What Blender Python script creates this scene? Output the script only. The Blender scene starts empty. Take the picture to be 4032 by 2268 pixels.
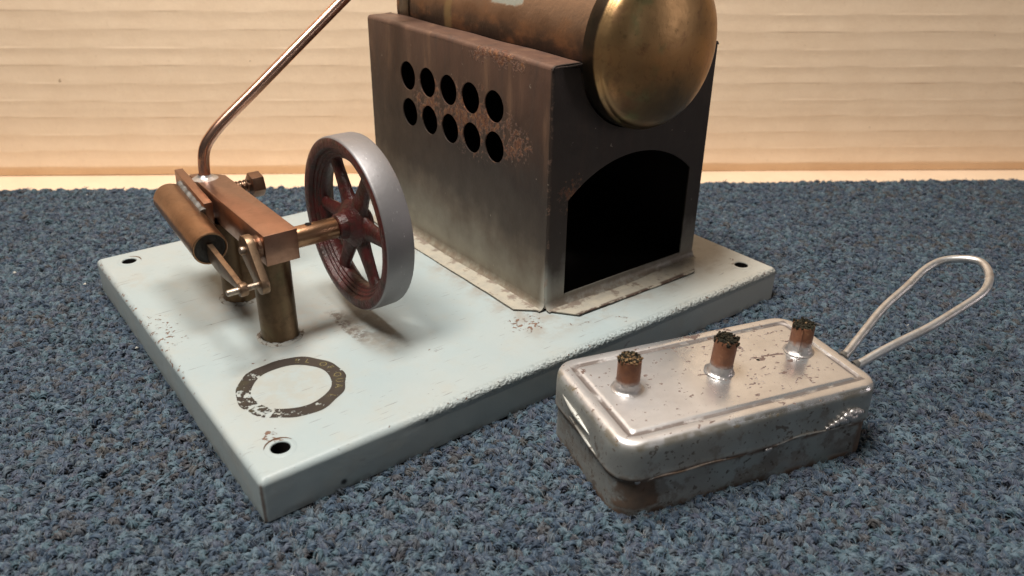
import bpy, bmesh, math, random
import numpy as np
from mathutils import Vector, Matrix
from mathutils.geometry import delaunay_2d_cdt

S = 0.01            # all shapes below are written in centimetres
R = math.radians
random.seed(7)
rng = np.random.default_rng(11)
scene = bpy.context.scene
col = scene.collection

# ------------------------------------------------------------------ camera, world, lamp, exposure
cam_d = bpy.data.cameras.new('camera')
cam = bpy.data.objects.new('camera', cam_d); col.objects.link(cam)
cam.location = (-4.5985 * S, -15.5306 * S, 14.3039 * S)
cam.rotation_euler = (R(62.8266), R(-0.7586), R(-37.5535))
cam_d.sensor_fit = 'HORIZONTAL'; cam_d.sensor_width = 36.0
cam_d.lens = 3217.4 / 4032 * 36
cam_d.clip_start = 0.005; cam_d.clip_end = 20
cam_d.dof.use_dof = True; cam_d.dof.focus_distance = 0.255; cam_d.dof.aperture_fstop = 20.0
scene.camera = cam

world = bpy.data.worlds.new('World'); scene.world = world; world.use_nodes = True
world.node_tree.nodes['Background'].inputs[0].default_value = (0.96, 0.97, 1.0, 1)
world.node_tree.nodes['Background'].inputs[1].default_value = 0.062

def area_lamp(name, loc, target, size, power, color):
    d = bpy.data.lights.new(name, 'AREA'); d.shape = 'DISK'; d.size = size; d.energy = power; d.color = color
    o = bpy.data.objects.new(name, d); col.objects.link(o); o.location = loc
    o.rotation_euler = (Vector(target) - Vector(loc)).to_track_quat('-Z', 'Y').to_euler()
    return o
area_lamp('overhead_lamp', (0.063, 0.045, 0.40), (0.063, 0.045, 0), 0.095, 1.30, (1.0, 0.955, 0.89))
area_lamp('room_lamp', (-0.28, 0.02, 1.02), (0.12, 0.14, 0), 0.32, 12.6, (1.0, 0.94, 0.86))

def strip_lamp(name, loc, target, w, h, power, color):
    o = area_lamp(name, loc, target, w, power, color); o.data.shape = 'RECTANGLE'; o.data.size = w; o.data.size_y = h
# two tall narrow lights of the room, seen only as streaks in the brass
strip_lamp('doorway_light', (0.85, -0.71, 0.26), (0.148, 0.01, 0.10), 0.022, 0.45, 0.75, (1.0, 0.88, 0.88))
strip_lamp('window_light', (0.29, -0.97, 0.28), (0.14, 0.01, 0.10), 0.02, 0.45, 0.16, (0.93, 0.97, 1.0))
scene.view_settings.view_transform = 'Standard'
scene.view_settings.look = 'None'
scene.view_settings.exposure = 0.0
scene.view_settings.gamma = 1.0
scene.view_settings.use_curve_mapping = False
scene.cycles.max_bounces = 8

# ------------------------------------------------------------------ material helper
class Mat:
    def __init__(s, name):
        s.m = bpy.data.materials.new(name); s.m.use_nodes = True
        s.t = s.m.node_tree; s.b = s.t.nodes['Principled BSDF']; s._c = None
    def node(s, typ, **kw):
        n = s.t.nodes.new(typ)
        for k, v in kw.items(): setattr(n, k, v)
        return n
    def put(s, sock, v):
        if isinstance(v, bpy.types.NodeSocket): s.t.links.new(v, sock)
        elif isinstance(v, tuple) and len(v) == 3 and sock.type == 'RGBA': sock.default_value = (*v, 1)
        else: sock.default_value = v
    def co(s):
        if s._c is None:
            tc = s.node('ShaderNodeTexCoord'); mp = s.node('ShaderNodeVectorMath', operation='SCALE')
            s.t.links.new(tc.outputs['Object'], mp.inputs[0]); mp.inputs['Scale'].default_value = 100.0
            s._c = mp.outputs[0]
        return s._c
    def xyz(s):
        n = s.node('ShaderNodeSeparateXYZ'); s.put(n.inputs[0], s.co()); return n.outputs
    def map(s, rot=(0, 0, 0), scale=(1, 1, 1), loc=(0, 0, 0), vec=None):
        n = s.node('ShaderNodeMapping'); s.put(n.inputs[0], vec or s.co())
        n.inputs['Rotation'].default_value = rot; n.inputs['Scale'].default_value = scale; n.inputs['Location'].default_value = loc
        return n.outputs[0]
    def noise(s, scale, detail=4, rough=0.55, dist=0.0, vec=None, out='Fac'):
        n = s.node('ShaderNodeTexNoise'); s.put(n.inputs['Vector'], vec or s.co())
        n.inputs['Scale'].default_value = scale; n.inputs['Detail'].default_value = detail
        n.inputs['Roughness'].default_value = rough; n.inputs['Distortion'].default_value = dist
        return n.outputs[out]
    def voro(s, scale, vec=None, feature='F1', out='Distance'):
        n = s.node('ShaderNodeTexVoronoi', feature=feature); s.put(n.inputs['Vector'], vec or s.co())
        n.inputs['Scale'].default_value = scale; return n.outputs[out]
    def ma(s, op, a, b=0.0, c=None, clamp=False):
        n = s.node('ShaderNodeMath', operation=op, use_clamp=clamp); s.put(n.inputs[0], a); s.put(n.inputs[1], b)
        if c is not None: s.put(n.inputs[2], c)
        return n.outputs[0]
    def mul(s, *a):
        r = a[0]
        for x in a[1:]: r = s.ma('MULTIPLY', r, x)
        return r
    def mx(s, *a):
        r = a[0]
        for x in a[1:]: r = s.ma('MAXIMUM', r, x)
        return r
    def step(s, v, lo, hi, a=0.0, b=1.0):
        n = s.node('ShaderNodeMapRange', interpolation_type='SMOOTHSTEP'); s.put(n.inputs['Value'], v)
        n.inputs['From Min'].default_value = lo; n.inputs['From Max'].default_value = hi
        n.inputs['To Min'].default_value = a; n.inputs['To Max'].default_value = b
        return n.outputs['Result']
    def ball(s, c, r0, r1, scl=(1, 1, 1)):
        """1 inside r0 of point c (cm), 0 beyond r1"""
        v = s.map(scale=scl, loc=tuple(-ci * si for ci, si in zip(c, scl)))
        n = s.node('ShaderNodeVectorMath', operation='LENGTH'); s.put(n.inputs[0], v)
        return s.step(n.outputs['Value'], r0, r1, 1.0, 0.0)
    def mix(s, f, a, b, blend='MIX'):
        n = s.node('ShaderNodeMix', data_type='RGBA', blend_type=blend); s.put(n.inputs['Factor'], f)
        s.put(n.inputs[6], a); s.put(n.inputs[7], b); return n.outputs[2]
    def ramp(s, f, stops):
        n = s.node('ShaderNodeValToRGB'); s.put(n.inputs[0], f); e = n.color_ramp.elements
        while len(e) < len(stops): e.new(0.5)
        for el, (p, c) in zip(e, stops): el.position = p; el.color = (*c, 1)
        return n.outputs[0]
    def bump(s, h, dist_cm, strength=1.0, prev=None):
        n = s.node('ShaderNodeBump'); s.put(n.inputs['Height'], h); n.inputs['Distance'].default_value = dist_cm * S
        n.inputs['Strength'].default_value = strength
        if prev is not None: s.put(n.inputs['Normal'], prev)
        return n.outputs[0]
    def out(s, color=None, rough=None, metal=None, normal=None, spec=None, alpha=None, coat=None):
        for k, v in (('Base Color', color), ('Roughness', rough), ('Metallic', metal), ('Normal', normal),
                     ('Specular IOR Level', spec), ('Alpha', alpha), ('Coat Weight', coat)):
            if v is not None: s.put(s.b.inputs[k], v)
        return s.m

T = 1.273; PA = 20.0; PB = 15.43           # base plate: height, length, width
FX0, FX1, FY0, FY1, FZ = 10.827, 18.096, 2.487, 13.45, 9.294   # firebox
HOLES = [(0.943, 0.943), (0.943, PB - 0.943), (PA - 0.943, 0.943), (PA - 0.943, PB - 0.943)]

# ------------------------------------------------------------------ materials
def mat_paint():
    m = Mat('grey_green_enamel'); x, y, z = m.xyz()
    big = m.noise(0.35, 3); fine = m.noise(3.0, 6, 0.6)
    c = m.mix(m.step(big, 0.35, 0.7), (0.312, 0.365, 0.372), (0.338, 0.374, 0.370))
    # warm heat-tinted paint around the firebox and at the right end
    warm = m.ma('MULTIPLY', m.step(x, 12.5, 19.0), m.step(y, 8.0, 0.0, 0.9, 0.9))
    c = m.mix(m.mul(warm, 0.55), c, (0.56, 0.50, 0.41))
    dx = m.ma('ABSOLUTE', m.ma('SUBTRACT', x, 14.46)); dy = m.ma('ABSOLUTE', m.ma('SUBTRACT', y, 7.9))
    df = m.mx(m.ma('SUBTRACT', dx, 4.45), m.ma('SUBTRACT', dy, 6.4))
    soot = m.mul(m.step(df, 0.0, 0.9, 1.0, 0.0), m.step(m.noise(1.3, 5, 0.65), 0.42, 0.68))
    c = m.mix(m.mul(soot, 0.55), c, (0.24, 0.19, 0.145))
    tan = m.mul(m.mx(m.ball((3.3, 9.0, T), 0.4, 2.2), m.ball((4.6, 6.4, T), 0.5, 2.0), m.mul(m.ball((3.3, 5.4, T), .3, 1.5), .6)), m.step(fine, 0.25, 0.75))
    c = m.mix(m.mul(tan, 0.5), c, (0.40, 0.32, 0.25))
    # greasy worn patch under the flywheel; brown haze also paints the wheel's shadow
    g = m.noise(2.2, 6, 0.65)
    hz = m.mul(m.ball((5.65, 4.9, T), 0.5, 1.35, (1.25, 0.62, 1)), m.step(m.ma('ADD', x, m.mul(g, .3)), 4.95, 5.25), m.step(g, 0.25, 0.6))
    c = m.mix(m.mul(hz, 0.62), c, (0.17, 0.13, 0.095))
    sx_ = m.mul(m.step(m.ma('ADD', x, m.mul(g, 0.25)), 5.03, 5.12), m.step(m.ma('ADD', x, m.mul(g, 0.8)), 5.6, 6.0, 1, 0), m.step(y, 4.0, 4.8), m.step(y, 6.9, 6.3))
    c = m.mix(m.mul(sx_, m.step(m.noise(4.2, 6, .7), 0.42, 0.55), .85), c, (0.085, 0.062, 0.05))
    st = m.mul(m.ball((0.75, 12.6, T), 0.2, 1.0, (1, 0.8, 1)), m.step(fine, 0.35, 0.65))
    c = m.mix(m.mul(st, 0.4), c, (0.33, 0.31, 0.27))
    dz = m.mul(m.ball((2.25, 3.35, T), 1.3, 1.95), m.step(m.noise(2.2, 6, .7), .30, .64), 0.5)
    c = m.mix(dz, c, (0.33, 0.31, 0.26))
    gen = m.mul(m.step(m.noise(0.9, 7, 0.7), 0.47, 0.70), 0.30)
    c = m.mix(gen, c, (0.36, 0.34, 0.29))
    # chips: along the rims and in a few clusters
    ch = m.noise(5.5, 5, 0.6, 0.4); ch2 = m.noise(2.6, 3, vec=m.map(loc=(5, 3, 1)))
    rim = m.mul(m.mx(m.mul(m.step(x, 0.02, 0.30, 1, 0), m.step(y, 2.5, 6.5), .8), m.mul(m.step(x, 0.3, 1.9, 0.72, 0), m.ball((0.6, 8.6, T), 0.8, 2.0)),
                m.step(x, PA - 0.3, PA - 0.02), m.mul(m.step(y, PB - .22, PB - .02), 0.6),
                m.mul(m.step(y, 0.0, 0.30, 0.55, 0), m.step(z, T - 0.3, T - .05))), m.step(z, 0.9, 1.2))
    cl = m.mx(m.mul(m.ball((9.85, 2.3, T), 0.3, 1.1), 0.85), m.mul(m.ball((11.2, 1.3, T), 0.1, 1.2), 0.5), m.mul(m.ball((0.9, 1.5, T), .1, .5, (1, .6, 1)), 0.9),
              m.mul(m.ball((6.6, 2.6, T), .1, .5), .65), m.mul(m.ball((2.3, 5.2, T), .1, .9, (.5, 1.6, 1)), .5), m.mul(m.ball((12.6, .6, T), .1, .5), .7), m.mul(m.ball((PA - .9, 1.3, T), .1, .6), .7))
    m1 = m.step(m.ma('ADD', ch, m.mul(m.mx(rim, cl), 0.23)), 0.735, 0.76)
    c = m.mix(m.mul(m1, m.step(ch2, 0.36, 0.46)), c, m.mix(fine, (0.10, 0.055, 0.038), (0.24, 0.15, 0.11)))
    sp = m.step(m.noise(9.0, 2, vec=m.map(loc=(1, 7, 0))), 0.755, 0.785)
    c = m.mix(m.mul(sp, 0.75), c, (0.13, 0.11, 0.10))
    bs = m.mx(m.ball((2.13, 0, 0.22), .04, .13, (1, 1, 1)), m.mul(m.ball((4.67, 0, 1.05), .02, .08), .9))
    c = m.mix(m.mul(bs, m.step(fine, .3, .45)), c, (0.015, 0.015, 0.015))
    # fine scratches
    for i, (a, th) in enumerate(((0.5, 0.685), (-0.25, 0.69), (1.15, 0.70))):
        v = m.map(rot=(0, 0, a), scale=(0.55, 9.0, 1.0), loc=(i * 3.1, i * 1.7, 0))
        sc = m.step(m.noise(1.6, 2, 0.5, vec=v), th, th + 0.02)
        c = m.mix(m.mul(sc, 0.75, m.step(m.noise(.8, 2, vec=m.map(loc=(9 + i, 2, 0))), .45, .6)), c, (0.16, 0.15, 0.14))
    # bare steel / rust at the folded front corner
    cor = m.mul(m.step(m.ma('ADD', x, m.mul(fine, .1)), 0.08, 0.15, 1, 0), m.step(m.ma('ADD', y, m.mul(fine, .1)), 0.10, 0.18, 1, 0), m.step(z, T - 0.02, T - 0.2, 0, 1))
    c = m.mix(m.mul(cor, 0.85), c, m.mix(fine, (0.035, 0.022, 0.018), (0.16, 0.10, 0.07)))
    low = m.mul(m.step(z, 0.02, 0.28, 1, 0), m.step(m.noise(1.5, 5), .42, .6), .55)
    c = m.mix(low, c, (0.12, 0.12, 0.115))
    # orange-peel blisters on the long front rim
    bl = m.mul(m.step(y, 0.02, 0.30, 1, 0), m.step(z, T - 0.35, T - 0.08), m.step(m.ma('ADD', x, m.mul(big, 3)), 5.0, 9.0))
    nb = m.bump(m.noise(8.0, 3, 0.6), 0.05, 0.10)
    h2 = m.mul(m.noise(9.0, 3), bl)
    nb = m.bump(h2, 0.16, 0.8, nb)
    nb = m.bump(m.mul(m1, -1.0), 0.012, 1.0, nb)
    nb = m.bump(m.noise(0.8, 2), 0.12, 0.25, nb)
    dk = m.mul(bl, m.step(m.noise(9.0, 3), 0.46, 0.40), 0.6)
    c = m.mix(dk, c, (0.10, 0.11, 0.11))
    return m.out(c, m.ma('ADD', 0.34, m.mul(fine, 0.2)), 0.0, nb, 0.42)

def mat_firebox():
    m = Mat('sooty_firebox_steel'); x, y, z = m.xyz()
    f = m.noise(1.2, 6, 0.6); fine = m.noise(7.0, 5, 0.6)
    streak = m.noise(1.0, 5, 0.6, vec=m.map(scale=(1.6, 1.6, 0.22)))
    side = m.step(y, FY0 + 0.01, FY0 + 0.14)          # 0 on the door side, 1 on the long sides
    zz = m.ma('ADD', m.ma('ADD', z, m.mul(m.ma('SUBTRACT', f, 0.5), 1.5)), m.mul(m.ma('SUBTRACT', streak, .5), 1.2))
    # heat line sags towards the front corner
    zz = m.ma('SUBTRACT', zz, m.mul(m.ma('SUBTRACT', y, 6.0), 0.10))
    zn = m.step(zz, 1.2, 9.6); 
    n = m.node('ShaderNodeMapRange'); m.put(n.inputs['Value'], zz); n.inputs['From Min'].default_value = 1.6; n.inputs['From Max'].default_value = 9.4
    long_c = m.ramp(n.outputs['Result'], [(0.0, (0.205, 0.19, 0.15)), (0.09, (0.155, 0.138, 0.108)), (0.19, (0.108, 0.085, 0.063)), (0.30, (0.052, 0.039, 0.030)),
                                          (0.50, (0.034, 0.025, 0.021)), (0.72, (0.062, 0.036, 0.026)), (1.0, (0.112, 0.061, 0.043))])
    door_c = m.ramp(n.outputs['Result'], [(0.0, (0.26, 0.25, 0.22)), (0.10, (0.18, 0.17, 0.15)), (0.22, (0.046, 0.035, 0.029)), (0.5, (0.040, 0.029, 0.023)), (1.0, (0.034, 0.025, 0.021))])
    c = m.mix(side, door_c, long_c)
    c = m.mix(m.mul(m.step(streak, 0.52, 0.72), m.step(z, 4.5, 8.0), 0.55), c, m.mix(side, (0.07, 0.04, 0.03), (0.20, 0.115, 0.07)))
    c = m.mix(m.mul(m.step(streak, 0.48, 0.28), m.step(z, 4.0, 8.5), 0.6), c, (0.045, 0.036, 0.034))
    # rust between and beside the air holes, along the top rim, flecks
    rn = m.noise(6.5, 5, 0.65, 0.3)
    zone = m.mx(m.mul(m.ball((FX0, 6.6, 6.75), 0.1, 1.9, (1, 0.50, 1.1)), .9), m.mul(m.ball((FX0, 4.05, 6.5), 0.05, 0.8, (1, 0.8, 0.9)), .95), m.mul(m.ball((FX0, 5.3, 9.05), 0.05, 0.7, (1, 0.30, 1.5)), .85),
                m.mul(m.ball((FX0, 9.2, 6.9), 0.3, 1.4), .8), m.mul(m.ball((FX0 + 1.0, FY0, 5.2), 0.1, 1.0), 0.7))
    rn = m.ma('ADD', m.mul(rn, 0.6), m.mul(m.noise(1.9, 4, 0.6, vec=m.map(loc=(3, 5, 2))), 0.4))
    ru = m.step(m.ma('ADD', rn, m.mul(zone, 0.16)), 0.565, 0.635)
    c = m.mix(m.mul(ru, m.step(zone, 0.02, 0.35), .6), c, m.ramp(fine, [(0.3, (0.07, 0.028, 0.020)), (0.50, (0.17, 0.065, 0.035)), (0.70, (0.36, 0.16, 0.055))]))
    fl = m.step(m.noise(5.0, 2, vec=m.map(loc=(3, 1, 8))), 0.74, 0.77)
    c = m.mix(m.mul(fl, 0.6), c, (0.30, 0.25, 0.20))
    # dirt in the bottom fold
    dirt = m.mul(m.step(z, T + 0.05, T + 0.65, 1, 0), m.step(m.noise(2.6, 6, 0.7), 0.34, 0.58))
    c = m.mix(m.mul(dirt, 0.8), c, m.mix(fine, (0.06, 0.045, 0.03), (0.20, 0.15, 0.11)))
    # pale bare metal on the folded front corner
    ed = m.mul(m.ball((FX0, FY0, T + 0.4), 0.05, 0.35, (1, 1, 0.22)), 0.7)
    c = m.mix(ed, c, (0.36, 0.36, 0.32))
    edge = m.mul(m.ball((FX0, FY0, 4.5), 0.03, 0.14, (1, 1, 0.02)), m.step(m.noise(3.0, 4, .7), .52, .62), .6)
    c = m.mix(edge, c, (0.28, 0.17, 0.12))
    nb = m.bump(fine, 0.03, 0.22); nb = m.bump(m.mul(ru, m.step(zone, .02, .35), fine), 0.05, 0.9, nb); nb = m.bump(m.noise(0.55, 2), 0.30, 0.25, nb)
    return m.out(c, m.ma('ADD', 0.36, m.mul(f, 0.25)), 0.25, nb, 0.4)

def mat_soot_and_shade():
    m = Mat('soot_and_hole_shade'); return m.out(m.mix(m.noise(2.0), (0.008, 0.007, 0.007), (0.016, 0.013, 0.012)), 0.95, 0.0, None, 0.1)  # firebox soot; also painted shade inside the screw, oil and vent holes

def mat_tab():
    m = Mat('chipped_cream_flange'); x, y, z = m.xyz(); n = m.noise(2.0, 6, 0.65, vec=m.map(rot=(0, 0, 0), scale=(1, 1.0, 1)))
    dx = m.ma('ABSOLUTE', m.ma('SUBTRACT', x, 14.46)); dy = m.ma('ABSOLUTE', m.ma('SUBTRACT', y, 7.97))
    d = m.mx(m.ma('SUBTRACT', dx, 3.63), m.ma('SUBTRACT', dy, 5.48))
    nr = m.step(d, 0.05, 0.55, 1, 0)
    c = m.mix(m.step(m.noise(3.0, 5), 0.3, 0.7), (0.37, 0.335, 0.27), (0.31, 0.29, 0.245))
    c = m.mix(m.mul(m.step(m.ma('ADD', n, m.mul(nr, 0.13)), 0.56, 0.68), .75), c, m.mix(m.noise(6, 5, .7), (0.075, 0.05, 0.04), (0.20, 0.145, 0.115)))
    edge = m.step(d, 0.78, 0.90)
    c = m.mix(m.mul(edge, m.step(m.noise(4, 4), .38, .5)), c, (0.07, 0.045, 0.035))
    return m.out(c, 0.6, 0.0, m.bump(n, 0.06, 0.8), 0.3)

def mat_brass(name, a, b, dark, rough=0.36, grime=0.5, seed=0, metal=0.88, green=0.0, bk=1.0):
    m = Mat(name); n = m.noise(1.1, 5, 0.6, vec=m.map(loc=(seed, seed * 2, 0))); f = m.noise(9.0, 4, 0.6)
    c = m.mix(m.step(n, 0.35, 0.65), a, b)
    g = m.noise(2.1, 6, 0.68, vec=m.map(loc=(seed + 4, 1, 2)))
    c = m.mix(m.mul(m.step(g, 0.48, 0.72), grime), c, dark)
    sp = m.step(m.noise(11.0, 2, vec=m.map(loc=(seed, 9, 4))), 0.70, 0.76)
    c = m.mix(m.mul(sp, 0.6), c, dark)
    if green: c = m.mix(m.mul(m.step(m.noise(1.4, 4, vec=m.map(loc=(2, seed, 7))), 0.52, 0.7), green), c, (0.13, 0.14, 0.07))
    nb = m.bump(f, 0.012, 0.35 * bk); nb = m.bump(m.noise(2.5, 3), 0.03, 0.3 * bk, nb)
    return m.out(c, m.ma('ADD', rough, m.mul(g, 0.16)), metal, nb, 0.5)

def mat_barrel():
    m = Mat('heat_browned_boiler_brass'); x, y, z = m.xyz()
    n = m.noise(0.9, 5, 0.6, vec=m.map(scale=(1, 0.7, 1.2))); f = m.noise(8.0, 5, 0.6)
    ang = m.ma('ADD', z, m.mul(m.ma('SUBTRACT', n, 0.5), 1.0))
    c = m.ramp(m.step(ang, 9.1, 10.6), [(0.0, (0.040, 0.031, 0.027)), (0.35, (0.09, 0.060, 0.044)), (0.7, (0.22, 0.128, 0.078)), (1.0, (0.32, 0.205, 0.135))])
    c = m.mix(m.mul(m.step(n, 0.5, 0.75), 0.6), c, (0.33, 0.16, 0.075))
    band = m.mul(m.step(m.ma('ABSOLUTE', m.ma('SUBTRACT', m.ma('ADD', y, m.mul(n, .3)), 9.75)), 0.10, 0.3, 1, 0), 0.55)
    c = m.mix(band, c, (0.36, 0.27, 0.13))
    vr = m.mul(m.step(m.ma('ADD', m.ma('ABSOLUTE', m.ma('SUBTRACT', y, 6.5)), m.mul(m.noise(2.6, 5), 0.9)), 1.25, 1.4, 1, 0), m.step(m.ma('ADD', z, m.mul(m.noise(2.2, 4), 0.5)), 10.62, 10.72), m.step(m.ma('ADD', z, m.mul(m.noise(1.7, 4), 0.8)), 11.7, 11.5))
    c = m.mix(m.mul(vr, 0.8), c, m.mix(f, (0.12, 0.15, 0.125), (0.21, 0.225, 0.195)))
    nb = m.bump(f, 0.02, 0.4); nb = m.bump(m.noise(1.2, 3), 0.06, 0.35, nb)
    return m.out(c, m.ma('ADD', 0.36, m.mul(vr, 0.3)), m.ma('SUBTRACT', 0.85, m.mul(vr, 0.8)), nb)

def mat_dome():
    m = Mat('tarnished_brass_end_cap'); x, y, z = m.xyz()
    n = m.noise(0.75, 5, 0.6, vec=m.map(scale=(1.3, 1, 0.7))); f = m.noise(8.0, 5, 0.65)
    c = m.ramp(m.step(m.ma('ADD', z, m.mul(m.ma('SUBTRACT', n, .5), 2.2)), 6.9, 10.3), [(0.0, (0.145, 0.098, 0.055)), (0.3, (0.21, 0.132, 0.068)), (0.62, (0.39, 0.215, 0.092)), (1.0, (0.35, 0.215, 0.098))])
    c = m.mix(m.mul(m.step(x, 14.6, 16.4), m.step(n, 0.35, 0.6), 0.6), c, (0.50, 0.27, 0.085))  # orange right side paints the cardboard's reflection into the brass colour
    c = m.mix(m.mul(m.step(m.noise(0.9, 4, vec=m.map(loc=(4, 4, 1))), 0.5, 0.66), m.step(x, 15.2, 13.2), 0.7), c, (0.20, 0.19, 0.085))
    c = m.mix(m.mul(m.step(m.noise(4.5, 5, .7), 0.54, 0.72), 0.4), c, (0.10, 0.068, 0.032))
    c = m.mix(m.mul(m.step(m.noise(1.6, 5, .7, .5), 0.52, 0.66), 0.4), c, (0.20, 0.10, 0.06))
    c = m.mix(m.mul(m.step(m.ma('ADD', y, m.mul(n, .2)), 2.02, 2.12), .9), c, (0.035, 0.028, 0.024))
    nb = m.bump(f, 0.012, 0.35); nb = m.bump(m.noise(1.4, 2), 0.03, 0.3, nb)
    return m.out(c, m.ma('ADD', 0.22, m.mul(m.noise(2.0, 4), 0.26)), 0.92, nb)

def mat_maroon():
    m = Mat('oily_maroon_paint'); n = m.noise(3.0, 5, 0.6); f = m.noise(8.0, 4, 0.65)
    c = m.mix(m.step(n, 0.42, 0.66), (0.062, 0.009, 0.009), (0.030, 0.013, 0.010))
    c = m.mix(m.mul(m.step(f, 0.54, 0.70), 0.45), c, (0.11, 0.055, 0.036))
    nb = m.bump(f, 0.06, 0.6); nb = m.bump(n, 0.05, 0.4, nb)
    return m.out(c, m.ma('ADD', 0.24, m.mul(n, 0.25)), 0.0, nb, 0.45)

def mat_rim():
    m = Mat('worn_grey_steel'); n = m.noise(1.4, 5, 0.6); x, y, z = m.xyz()
    c = m.mix(n, (0.25, 0.238, 0.24), (0.195, 0.187, 0.19))
    v = m.map(scale=(5.0, 1.0, 1.0)); 
    sc = m.step(m.noise(3.6, 2, vec=m.map(scale=(6.0, 1.2, 1.2), rot=(0, 0, .15))), 0.70, 0.74)
    c = m.mix(m.mul(sc, 0.6), c, (0.62, 0.60, 0.58))
    sp = m.step(m.noise(9.0, 3), 0.68, 0.74); c = m.mix(m.mul(sp, 0.5), c, (0.14, 0.12, 0.115))
    return m.out(c, m.ma('ADD', 0.44, m.mul(n, 0.16)), 0.7, m.bump(m.noise(7, 4), 0.015, 0.4))

def mat_steel(name='bright_wire_steel', a=(0.70, 0.69, 0.68), b=(0.52, 0.49, 0.46), rough=0.32):
    m = Mat(name); n = m.noise(3.2, 6, 0.65)
    c = m.mix(m.step(n, 0.42, 0.66), a, b)
    return m.out(c, m.ma('ADD', rough, m.mul(n, 0.2)), 0.95, m.bump(m.noise(9, 4), 0.01, 0.4))

def mat_solder():
    m = Mat('grey_solder'); n = m.noise(2.4, 6, 0.7); 
    c = m.mix(n, (0.60, 0.58, 0.57), (0.40, 0.37, 0.36))
    c = m.mix(m.mul(m.step(m.noise(5.0, 4), .6, .7), .4), c, (0.28, 0.17, 0.13))
    return m.out(c, m.ma('ADD', 0.22, m.mul(n, 0.3)), 0.85, m.bump(m.noise(4, 5, .6), 0.05, 0.7))

def mat_tin():
    m = Mat('rust_freckled_tinplate'); x, y, z = m.xyz()
    n = m.noise(0.9, 5, 0.6); f = m.noise(6.0, 5, 0.6)
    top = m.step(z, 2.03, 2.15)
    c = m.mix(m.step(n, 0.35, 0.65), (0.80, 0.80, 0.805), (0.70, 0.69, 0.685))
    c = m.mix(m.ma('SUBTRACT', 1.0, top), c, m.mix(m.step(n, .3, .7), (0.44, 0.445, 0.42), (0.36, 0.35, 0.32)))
    # left third of the lid is tinted greyer
    c = m.mix(m.mul(top, m.step(x, -0.6, -2.0), 0.45), c, (0.40, 0.36, 0.34))
    r1 = m.noise(3.4, 4, 0.6, 0.3, vec=m.map(rot=(0, 0, 0.3), scale=(0.75, 1.2, 1))); r2 = m.noise(7.0, 4, 0.6)
    mid = m.mul(m.ball((1.1, 0.5, 2.2), 0.4, 3.0), 0.075)
    spots = m.mx(m.step(m.ma('ADD', m.ma('ADD', r1, mid), m.mul(m.ma('SUBTRACT', 1.0, top), .03)), 0.662, 0.677), m.step(m.ma('ADD', m.ma('ADD', r2, m.mul(mid, .4)), m.mul(m.ma('SUBTRACT', 1.0, top), .035)), 0.66, 0.675))
    c = m.mix(m.mul(spots, m.ma('ADD', 0.80, m.mul(top, 0.15))), c, m.mix(top, (0.045, 0.032, 0.024), (0.085, 0.042, 0.028)))
    # heavy brown rust: front-left lower corner, right lower corner, seam
    dn = m.mul(m.ma('SUBTRACT', m.noise(1.6, 5, .65), .5), 0.9)
    a1 = m.mul(m.step(m.ma('ADD', x, dn), -3.85, -3.70), m.step(m.ma('ADD', x, dn), -2.95, -2.75, 1, 0), m.step(y, -1.4, -1.6), m.step(m.ma('ADD', z, m.mul(dn, .4)), 1.12, 1.0), m.step(m.ma('ADD', z, m.mul(dn, .3)), .12, .22))
    a2 = m.mul(m.step(m.ma('ADD', x, m.mul(dn, .6)), 3.25, 3.5), m.step(m.ma('ADD', z, m.mul(dn, .5)), 1.25, 1.05))
    a3 = m.mul(m.step(m.ma('ABSOLUTE', m.ma('SUBTRACT', z, 1.08)), 0.03, 0.16, 1, 0), m.step(m.noise(1.2, 4), 0.40, 0.52))
    a4 = m.mul(m.step(z, 0.05, 0.22, 1, 0), m.step(m.noise(1.9, 5), .4, .55))
    rs = m.mx(a1, a2, a3, a4)
    c = m.mix(m.mul(rs, 0.9), c, m.mix(f, (0.055, 0.030, 0.018), (0.16, 0.080, 0.038)))
    pch = m.mul(m.step(m.ma('ADD', m.noise(1.3, 5, .7, vec=m.map(loc=(3, 3, 3))), m.mul(m.step(z, 2, 0.6), .07)), 0.555, 0.66), m.ma('SUBTRACT', 1.0, top), 0.6)
    c = m.mix(pch, c, (0.105, 0.080, 0.062))
    # brown line along the groove of the lid
    lx = m.ma('SUBTRACT', m.ma('ABSOLUTE', x), 4.0); ly = m.ma('SUBTRACT', m.ma('ABSOLUTE', y), 2.1)
    d = m.mx(lx, ly)
    gr = m.mul(m.step(m.ma('ABSOLUTE', m.ma('ADD', d, 0.47)), 0.05, 0.11, 1, 0), top, m.step(m.noise(2.2, 4), .3, .5), 0.8)
    c = m.mix(gr, c, (0.10, 0.066, 0.05))
    ol = m.mul(m.step(m.ma('ABSOLUTE', m.ma('ADD', d, 0.06)), 0.02, 0.09, 1, 0), m.step(z, 1.95, 2.05), m.step(m.noise(2.6, 4), .42, .58), .6)
    c = m.mix(ol, c, (0.20, 0.165, 0.095))
    rough = m.ma('ADD', m.ma('ADD', 0.15, m.mul(m.mx(spots, rs, gr), 0.45)), m.mul(n, 0.14))
    rough = m.ma('ADD', rough, m.mul(m.ma('SUBTRACT', 1.0, top), 0.16))
    rough = m.ma('ADD', rough, m.mul(m.step(x, 0.2, -2.2), 0.20))
    metal = m.ma('SUBTRACT', m.step(x, 0.5, -2.4, 0.88, 0.74), m.mul(m.mx(spots, rs, pch), 0.75))
    nb = m.bump(f, 0.012, 0.35); nb = m.bump(m.noise(0.8, 2), 0.10, 0.35, nb)
    return m.out(c, rough, metal, nb)

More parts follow.
